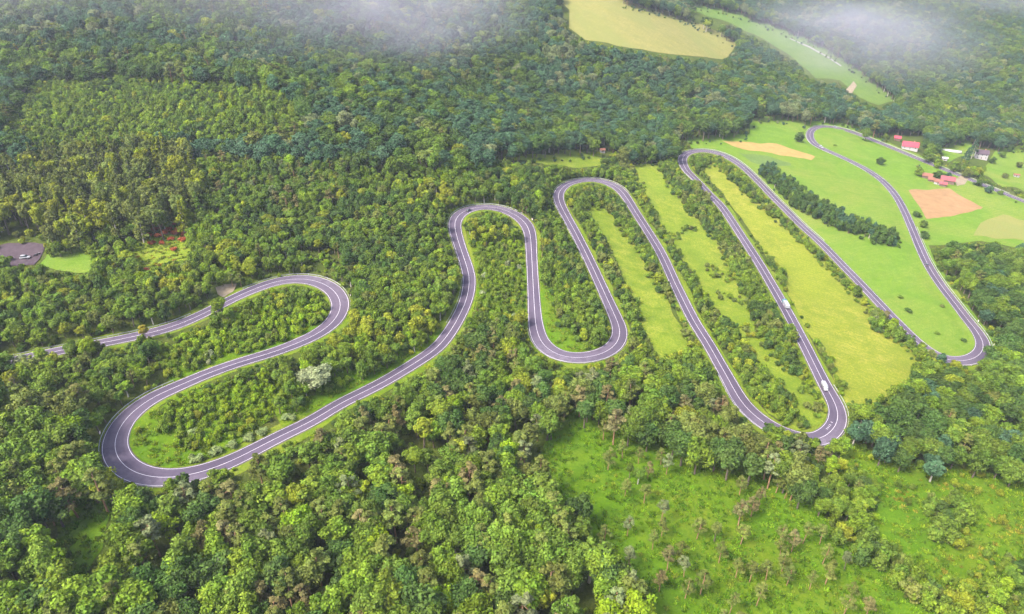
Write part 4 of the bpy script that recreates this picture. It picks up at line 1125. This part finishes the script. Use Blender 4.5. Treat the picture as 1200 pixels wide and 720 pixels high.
# film tunnel
x, y = ground_at(1115, 178)
root = empty('film_tunnel', (x[0], y[0], float(hf(x, y)[0]) - .2), R(-24)); tag(root, 'long white film tunnel greenhouse in the farm garden', 'greenhouse')
pr = [(-2.6 * math.cos(a), 2.5 * math.sin(a)) for a in np.linspace(0, math.pi, 11)]
link('film', mesh('film', *prism(pr, -10, 10), True), M['plastic'], root)
for k in range(6):
    xx = -9.9 + k * 3.96
    v = []; pr2 = [(-2.66 * math.cos(a), 2.56 * math.sin(a)) for a in np.linspace(0, math.pi, 11)]
    link('hoop', mesh('hoop', *tube_path([(xx, a, b) for a, b in pr2], [.05] * 11, 4)), M['steel'], root)
link('door', mesh('door', *box(9.98, 10.06, -.6, .6, 0, 1.9)), M['timber'], root)

# ------------------------------------------------------------------ vehicles
M['white_paint'] = plain('white_car_paint', (.27, .27, .285), .3, .5, .04)
M['dark_paint'] = plain('dark_car_paint', (.03, .03, .04), .3, .5, .1)
M['teal_paint'] = plain('teal_cab_paint', (.04, .13, .16), .35, .5, .1)
M['rubber'] = plain('tyre_rubber', (.02, .02, .02), .9, .1, .1)
M['alloy'] = plain('wheel_alloy', (.45, .45, .47), .4, .5, .1)
M['lamp'] = plain('lamp_glass', (.75, .75, .72), .2, .5, .05)
M['red_lamp'] = plain('tail_lamp', (.4, .02, .02), .3, .5, .05)
def wheel(root, x, y, r, w=.24):
    n = 12
    def disc(rad, w_, dy):
        v = []
        for s in (-1, 1):
            v += [(x + rad * math.cos(2 * math.pi * i / n), y + dy + s * w_ / 2, r + rad * math.sin(2 * math.pi * i / n)) for i in range(n)]
        return v, [tuple(range(n)), tuple(range(2 * n - 1, n - 1, -1))] + [(i, i + n, n + (i + 1) % n, (i + 1) % n) for i in range(n)]
    t = link('wheel', mesh('wheel', *disc(r, w, 0)), M['rubber'], root)
    link('rim', mesh('rim', *disc(r * .6, .05, math.copysign(w / 2, y))), M['alloy'], t)
def loft(sections):
    """closed sections of equal length (lists of xyz), capped"""
    n = len(sections[0]); V = [p for s in sections for p in s]; Fc = [tuple(range(n - 1, -1, -1)), tuple(range((len(sections) - 1) * n, len(sections) * n))]
    for k in range(len(sections) - 1):
        for i in range(n): Fc.append((k * n + i, k * n + (i + 1) % n, (k + 1) * n + (i + 1) % n, (k + 1) * n + i))
    return V, Fc
def rrect(x, hw_, z0, z1, r=.16):
    return [(x, -hw_ + r, z0), (x, hw_ - r, z0), (x, hw_, z0 + r), (x, hw_, z1 - r), (x, hw_ - r, z1), (x, -hw_ + r, z1), (x, -hw_, z1 - r), (x, -hw_, z0 + r)]
def on_road(px, py, side, rev=False):
    j = nearest_road(px, py)
    c = RC[j] + RN[j] * side * RW[j] * .5
    a = math.atan2(tan[j, 1], tan[j, 0]) + (math.pi if rev else 0)
    slope = (RZ[min(j + 2, len(RZ) - 1)] - RZ[max(j - 2, 0)]) / 6.0 * (-1 if rev else 1)
    return (c[0], c[1], RZ[j] + .012), a, -math.atan(slope)
def finish(root, pitch):
    root.rotation_mode = 'XYZ'; root.rotation_euler[1] = pitch
def car(loc, rz, pitch, paint, label, L=4.5, W=1.85, hb=.92, ht=1.5):
    root = empty('car', loc, rz); finish(root, pitch); tag(root, label, 'car')
    h = W / 2
    link('body', mesh('body', *loft([rrect(-L / 2, h * .86, .38, hb - .12), rrect(-L / 2 + .25, h, .24, hb), rrect(-.6, h, .22, hb + .02), rrect(L / 2 - 1.4, h, .22, hb), rrect(L / 2 - .3, h * .95, .26, hb - .2), rrect(L / 2, h * .8, .36, hb - .32)]), True), paint, root)
    b0, b1, t0, t1 = -L / 2 + .25, L / 2 - 1.25, -L / 2 + .75, L / 2 - 2.05
    link('roof', mesh('roof', *loft([rrect(t0, h * .78, ht - .1, ht, .04), rrect((t0 + t1) / 2, h * .82, ht - .1, ht + .04, .04), rrect(t1, h * .78, ht - .1, ht, .04)]), True), paint, root)
    def quad(nm, pts):
        v = np.array(pts, float); nrm = np.cross(v[1] - v[0], v[2] - v[0]); nrm /= np.linalg.norm(nrm)
        vv = [tuple(p) for p in v] + [tuple(p - nrm * .04) for p in v]
        link(nm, mesh(nm, vv, [(0, 1, 2, 3), (7, 6, 5, 4), (0, 4, 5, 1), (1, 5, 6, 2), (2, 6, 7, 3), (3, 7, 4, 0)]), M['glass'], root)
    zt = ht - .06; zb = hb - .04
    quad('windscreen', [(b1, -h * .9, zb), (b1, h * .9, zb), (t1, h * .76, zt), (t1, -h * .76, zt)])
    quad('rear_window', [(b0, h * .9, zb), (b0, -h * .9, zb), (t0, -h * .76, zt), (t0, h * .76, zt)])
    quad('side_window', [(b0, -h * .92, zb), (b1, -h * .92, zb), (t1, -h * .78, zt), (t0, -h * .78, zt)])
    quad('side_window', [(b1, h * .92, zb), (b0, h * .92, zb), (t0, h * .78, zt), (t1, h * .78, zt)])
    for sx in (-L * .31, L * .31):
        for sy in (-1, 1): wheel(root, sx, sy * (h - .12), .33)
    for sy in (-1, 1):
        link('headlight', mesh('headlight', *box(L / 2 - .12, L / 2 + .012, sy * h * .62 - .17, sy * h * .62 + .17, .46, .58)), M['lamp'], root)
        link('tail_light', mesh('tail_light', *box(-L / 2 - .012, -L / 2 + .12, sy * h * .66 - .14, sy * h * .66 + .14, .58, .76)), M['red_lamp'], root)
    return root
def truck(loc, rz, pitch):
    root = empty('truck', loc, rz); finish(root, pitch); tag(root, 'teal-cabbed truck with long white box body on the straight between hedges', 'truck')
    link('chassis', mesh('chassis', *box(-4.3, 5.2, -.5, .5, .6, .95)), M['rubber'], root)
    cb = link('cab', mesh('cab', *loft([rrect(3.3, 1.2, .55, 3.0), rrect(4.6, 1.22, .5, 3.05), rrect(5.1, 1.2, .5, 2.4), rrect(5.3, 1.15, .5, 1.7)]), True), M['teal_paint'], root)
    link('windscreen', mesh('windscreen', [(5.33, -1.0, 1.75), (5.33, 1.0, 1.75), (4.72, 1.0, 2.95), (4.72, -1.0, 2.95), (5.28, -1.0, 1.72), (5.28, 1.0, 1.72), (4.66, 1.0, 2.9), (4.66, -1.0, 2.9)],
         [(0, 1, 2, 3), (7, 6, 5, 4), (0, 4, 5, 1), (1, 5, 6, 2), (2, 6, 7, 3), (3, 7, 4, 0)]), M['glass'], cb)
    link('box_body', mesh('box_body', *loft([rrect(-4.4, 1.2, 1.0, 2.8, .06), rrect(3.1, 1.2, 1.0, 2.8, .06)])), M['white_paint'], root)
    for sx in (4.2, -2.2, -3.3):
        for sy in (-1, 1): wheel(root, sx, sy * 1.05, .5, .32)
def van(loc, rz, pitch):
    root = empty('van', loc, rz); finish(root, pitch); tag(root, 'white high-roofed van driving towards the bend above the lime meadow', 'van')
    link('body', mesh('body', *loft([rrect(-3.1, .98, .35, 2.55), rrect(-2.9, 1.02, .3, 2.65), rrect(1.5, 1.02, .3, 2.65), rrect(2.1, .99, .3, 2.2), rrect(2.5, .97, .32, 1.4), rrect(3.1, .9, .38, 1.15)]), True), M['white_paint'], root)
    link('windscreen', mesh('windscreen', [(2.52, -.85, 1.42), (2.52, .85, 1.42), (1.72, .85, 2.58), (1.72, -.85, 2.58), (2.44, -.85, 1.36), (2.44, .85, 1.36), (1.6, .85, 2.5), (1.6, -.85, 2.5)],
         [(0, 1, 2, 3), (7, 6, 5, 4), (0, 4, 5, 1), (1, 5, 6, 2), (2, 6, 7, 3), (3, 7, 4, 0)]), M['glass'], root)
    for sy in (-1, 1):
        link('side_window', mesh('side_window', *box(.9, 1.9, sy * 1.0 - .03, sy * 1.0 + .03, 1.4, 2.0)), M['glass'], root)
        link('headlight', mesh('headlight', *box(2.95, 3.13, sy * .65 - .15, sy * .65 + .15, .7, .9)), M['lamp'], root)
        for sx in (-2.0, 2.0): wheel(root, sx, sy * .92, .36)
def motorcycle(px, py, rz, label):
    x, y = ground_at(px, py)
    root = empty('motorcycle', (x[0], y[0], float(hf(x, y)[0]) + .42), R(rz)); tag(root, label, 'motorcycle', 'motorcycles on the parking lot')
    for sx in (-.72, .72): wheel(root, sx, .0001, .33, .16)
    link('body', mesh('body', *loft([rrect(-.75, .12, .62, .8, .04), rrect(-.2, .2, .45, .85, .05), rrect(.25, .24, .4, 1.05, .06), rrect(.7, .16, .6, .95, .05)]), True), M['dark_paint'], root)
    link('seat', mesh('seat', *loft([rrect(-.95, .14, .82, .95, .04), rrect(-.1, .17, .86, .93, .03)])), M['rubber'], root)
    link('handlebar', mesh('handlebar', *tube_path([(.35, -.42, 1.1), (.5, 0, 1.06), (.35, .42, 1.1)], [.04] * 3, 6)), M['steel'], root)
    link('fork', mesh('fork', *tube_path([(.5, 0, 1.05), (.72, 0, .33)], [.05, .04], 6)), M['steel'], root)
truck(*on_road(918, 359, -.55, False))
van(*on_road(964, 455, .75, True))
car(*on_road(548, 245, -.9), M['dark_paint'], 'dark car rounding the arch-shaped bend in the woods')
car(*on_road(979, 149.5, .8), M['white_paint'], 'white car past the crest of the far pasture bend', 5.2)
car(*on_road(960, 172, -.8, True), M['white_paint'], 'white car entering the far bend from the pasture straight', 5.2)
car(*on_road(1088, 311, .8), M['dark_paint'], 'dark car beside the wood on the pasture road')
for px, py, rz, pm, lb, ln in ((30, 303.5, 12, 'white_paint', 'white car parked on the gravelly lot above the road', 5.0),):
    x, y = ground_at(px, py); car((x[0], y[0], float(hf(x, y)[0]) + .43), R(rz), 0, M[pm], lb, ln, 2.0, .95, 1.7)
motorcycle(42, 301, 60, 'dark motorcycle nearer the white car on the parking lot'); motorcycle(46, 299.5, 70, 'dark motorcycle by the lawn edge of the parking lot')

# ------------------------------------------------------------------ bend signs
M['board'] = plain('sign_board', (.80, .78, .76), .5, .4, .05); M['red_board'] = plain('sign_red', (.55, .05, .05), .5, .4, .05)
def bend_sign(px, py, side, label):
    j = nearest_road(px, py); c = RC[j] + RN[j] * side * (RW[j] + 1.7)
    z = float(hf(np.array([c[0]]), np.array([c[1]]))[0])
    root = empty('bend_sign', (c[0], c[1], z), math.atan2(RN[j, 1], RN[j, 0])); tag(root, label, 'road sign', 'bend signs on the outside of the hairpins')
    link('post', mesh('post', *tube_path([(0, 0, -.5), (0, 0, 2.2)], [.06, .06], 6)), M['steel'], root)
    b = link('board', mesh('board', *box(-.06, -.02, -.6, .6, 1.1, 2.1) if side > 0 else box(.02, .06, -.6, .6, 1.1, 2.1)), M['board'], root)
    xs = -.068 if side > 0 else .068
    for yy in (-.3, .25):
        link('chevron', mesh('chevron', [(xs, yy - .15, 1.2), (xs, yy + .05, 1.2), (xs, yy + .2, 1.6), (xs, yy + .05, 2.0), (xs, yy - .15, 2.0), (xs, yy, 1.6)], [(0, 1, 2, 5), (5, 2, 3, 4)]), M['red_board'], b)
for px, py, sd_, lb in [(136, 507, -1, 'chevron sign on the upper outside of the widest bend'), (134, 530, -1, 'chevron sign on the lower outside of the widest bend'), (398, 352, 1, 'chevron sign outside the bend below the clearing'),
                        (1152, 404, -1, 'chevron sign outside the sharp pasture bend'), (1136, 378, -1, 'chevron sign beside the wood before the sharp pasture bend'), (980, 500, -1, 'chevron sign outside the bend above the lime meadow'),
                        (533, 262, 1, 'chevron sign outside the arch-shaped bend'), (616, 262, 1, 'chevron sign on the far shoulder of the arch-shaped bend')]:
    bend_sign(px, py, sd_, lb)

# ------------------------------------------------------------------ air
hz = bpy.data.materials.new('haze'); hz.use_nodes = True
nt = hz.node_tree; nt.nodes.remove(nt.nodes['Principled BSDF'])
pv = nt.nodes.new('ShaderNodeVolumePrincipled'); pv.inputs['Color'].default_value = (.80, .88, 1.0, 1); pv.inputs['Density'].default_value = .00009; pv.inputs['Anisotropy'].default_value = .2
nt.links.new(pv.outputs[0], nt.nodes['Material Output'].inputs['Volume'])
zlo, zhi = float(ZZ.min()) - 1.5, max(float(ZZ.max()) + 30, CAMZ + 5)
v, f = box(-4800, 4800, -1700, 6800, zlo, zhi)
me = mesh('haze', v, f); me.materials.append(hz)
link('haze', me, None, kind='stuff')

def mist(px, py, rad, lift, dens, seed, label):
    """a torn shred of low cloud hanging over the trees"""
    x, y = ground_at(px, py, 30)
    me = bpy.data.meshes.new('mist')
    import bmesh
    bm = bmesh.new(); bmesh.ops.create_icosphere(bm, subdivisions=3, radius=1.0); bm.to_mesh(me); bm.free()
    o = link('mist', me, None, kind='stuff'); o.location = (x[0], y[0], float(hf(x, y)[0]) + lift); o.scale = rad
    m = bpy.data.materials.new('mist'); m.use_nodes = True
    nt = m.node_tree; N, L = nt.nodes, nt.links; N.remove(N['Principled BSDF'])
    tc = N.new('ShaderNodeTexCoord')
    nz = N.new('ShaderNodeTexNoise'); nz.inputs['Scale'].default_value = 1.7; nz.inputs['Detail'].default_value = 5; nz.inputs['Roughness'].default_value = .6; nz.inputs['Distortion'].default_value = .5
    mp = N.new('ShaderNodeMapping'); mp.inputs['Location'].default_value = (seed, seed * 2.3, 0)
    L.new(tc.outputs['Object'], mp.inputs['Vector']); L.new(mp.outputs['Vector'], nz.inputs['Vector'])
    ln = N.new('ShaderNodeVectorMath'); ln.operation = 'LENGTH'; L.new(tc.outputs['Object'], ln.inputs[0])
    fo = N.new('ShaderNodeMapRange'); fo.interpolation_type = 'SMOOTHSTEP'; L.new(ln.outputs['Value'], fo.inputs[0]); fo.inputs[1].default_value = 1.0; fo.inputs[2].default_value = .15; fo.inputs[3].default_value = 0; fo.inputs[4].default_value = 1
    nr = N.new('ShaderNodeMapRange'); L.new(nz.outputs['Fac'], nr.inputs[0]); nr.inputs[1].default_value = .30; nr.inputs[2].default_value = .74
    mu = N.new('ShaderNodeMath'); mu.operation = 'MULTIPLY'; L.new(fo.outputs[0], mu.inputs[0]); L.new(nr.outputs[0], mu.inputs[1])
    m2 = N.new('ShaderNodeMath'); m2.operation = 'MULTIPLY'; L.new(mu.outputs[0], m2.inputs[0]); m2.inputs[1].default_value = dens
    pv = N.new('ShaderNodeVolumePrincipled'); pv.inputs['Color'].default_value = (.66, .64, .76, 1); L.new(m2.outputs[0], pv.inputs['Density'])
    L.new(pv.outputs[0], N['Material Output'].inputs['Volume'])
    me.materials.append(m)
scene.cycles.volume_step_rate = 4.0
scene.cycles.volume_max_steps = 64
mist(425, 20, (200, 180, 62), 34, .0058, 3.1, '')
mist(180, -30, (420, 260, 80), 46, .0030, 5.4, '')
mist(995, 50, (220, 270, 75), 42, .0050, 8.2, '')
mist(1130, -10, (420, 330, 100), 60, .0024, 1.7, '')
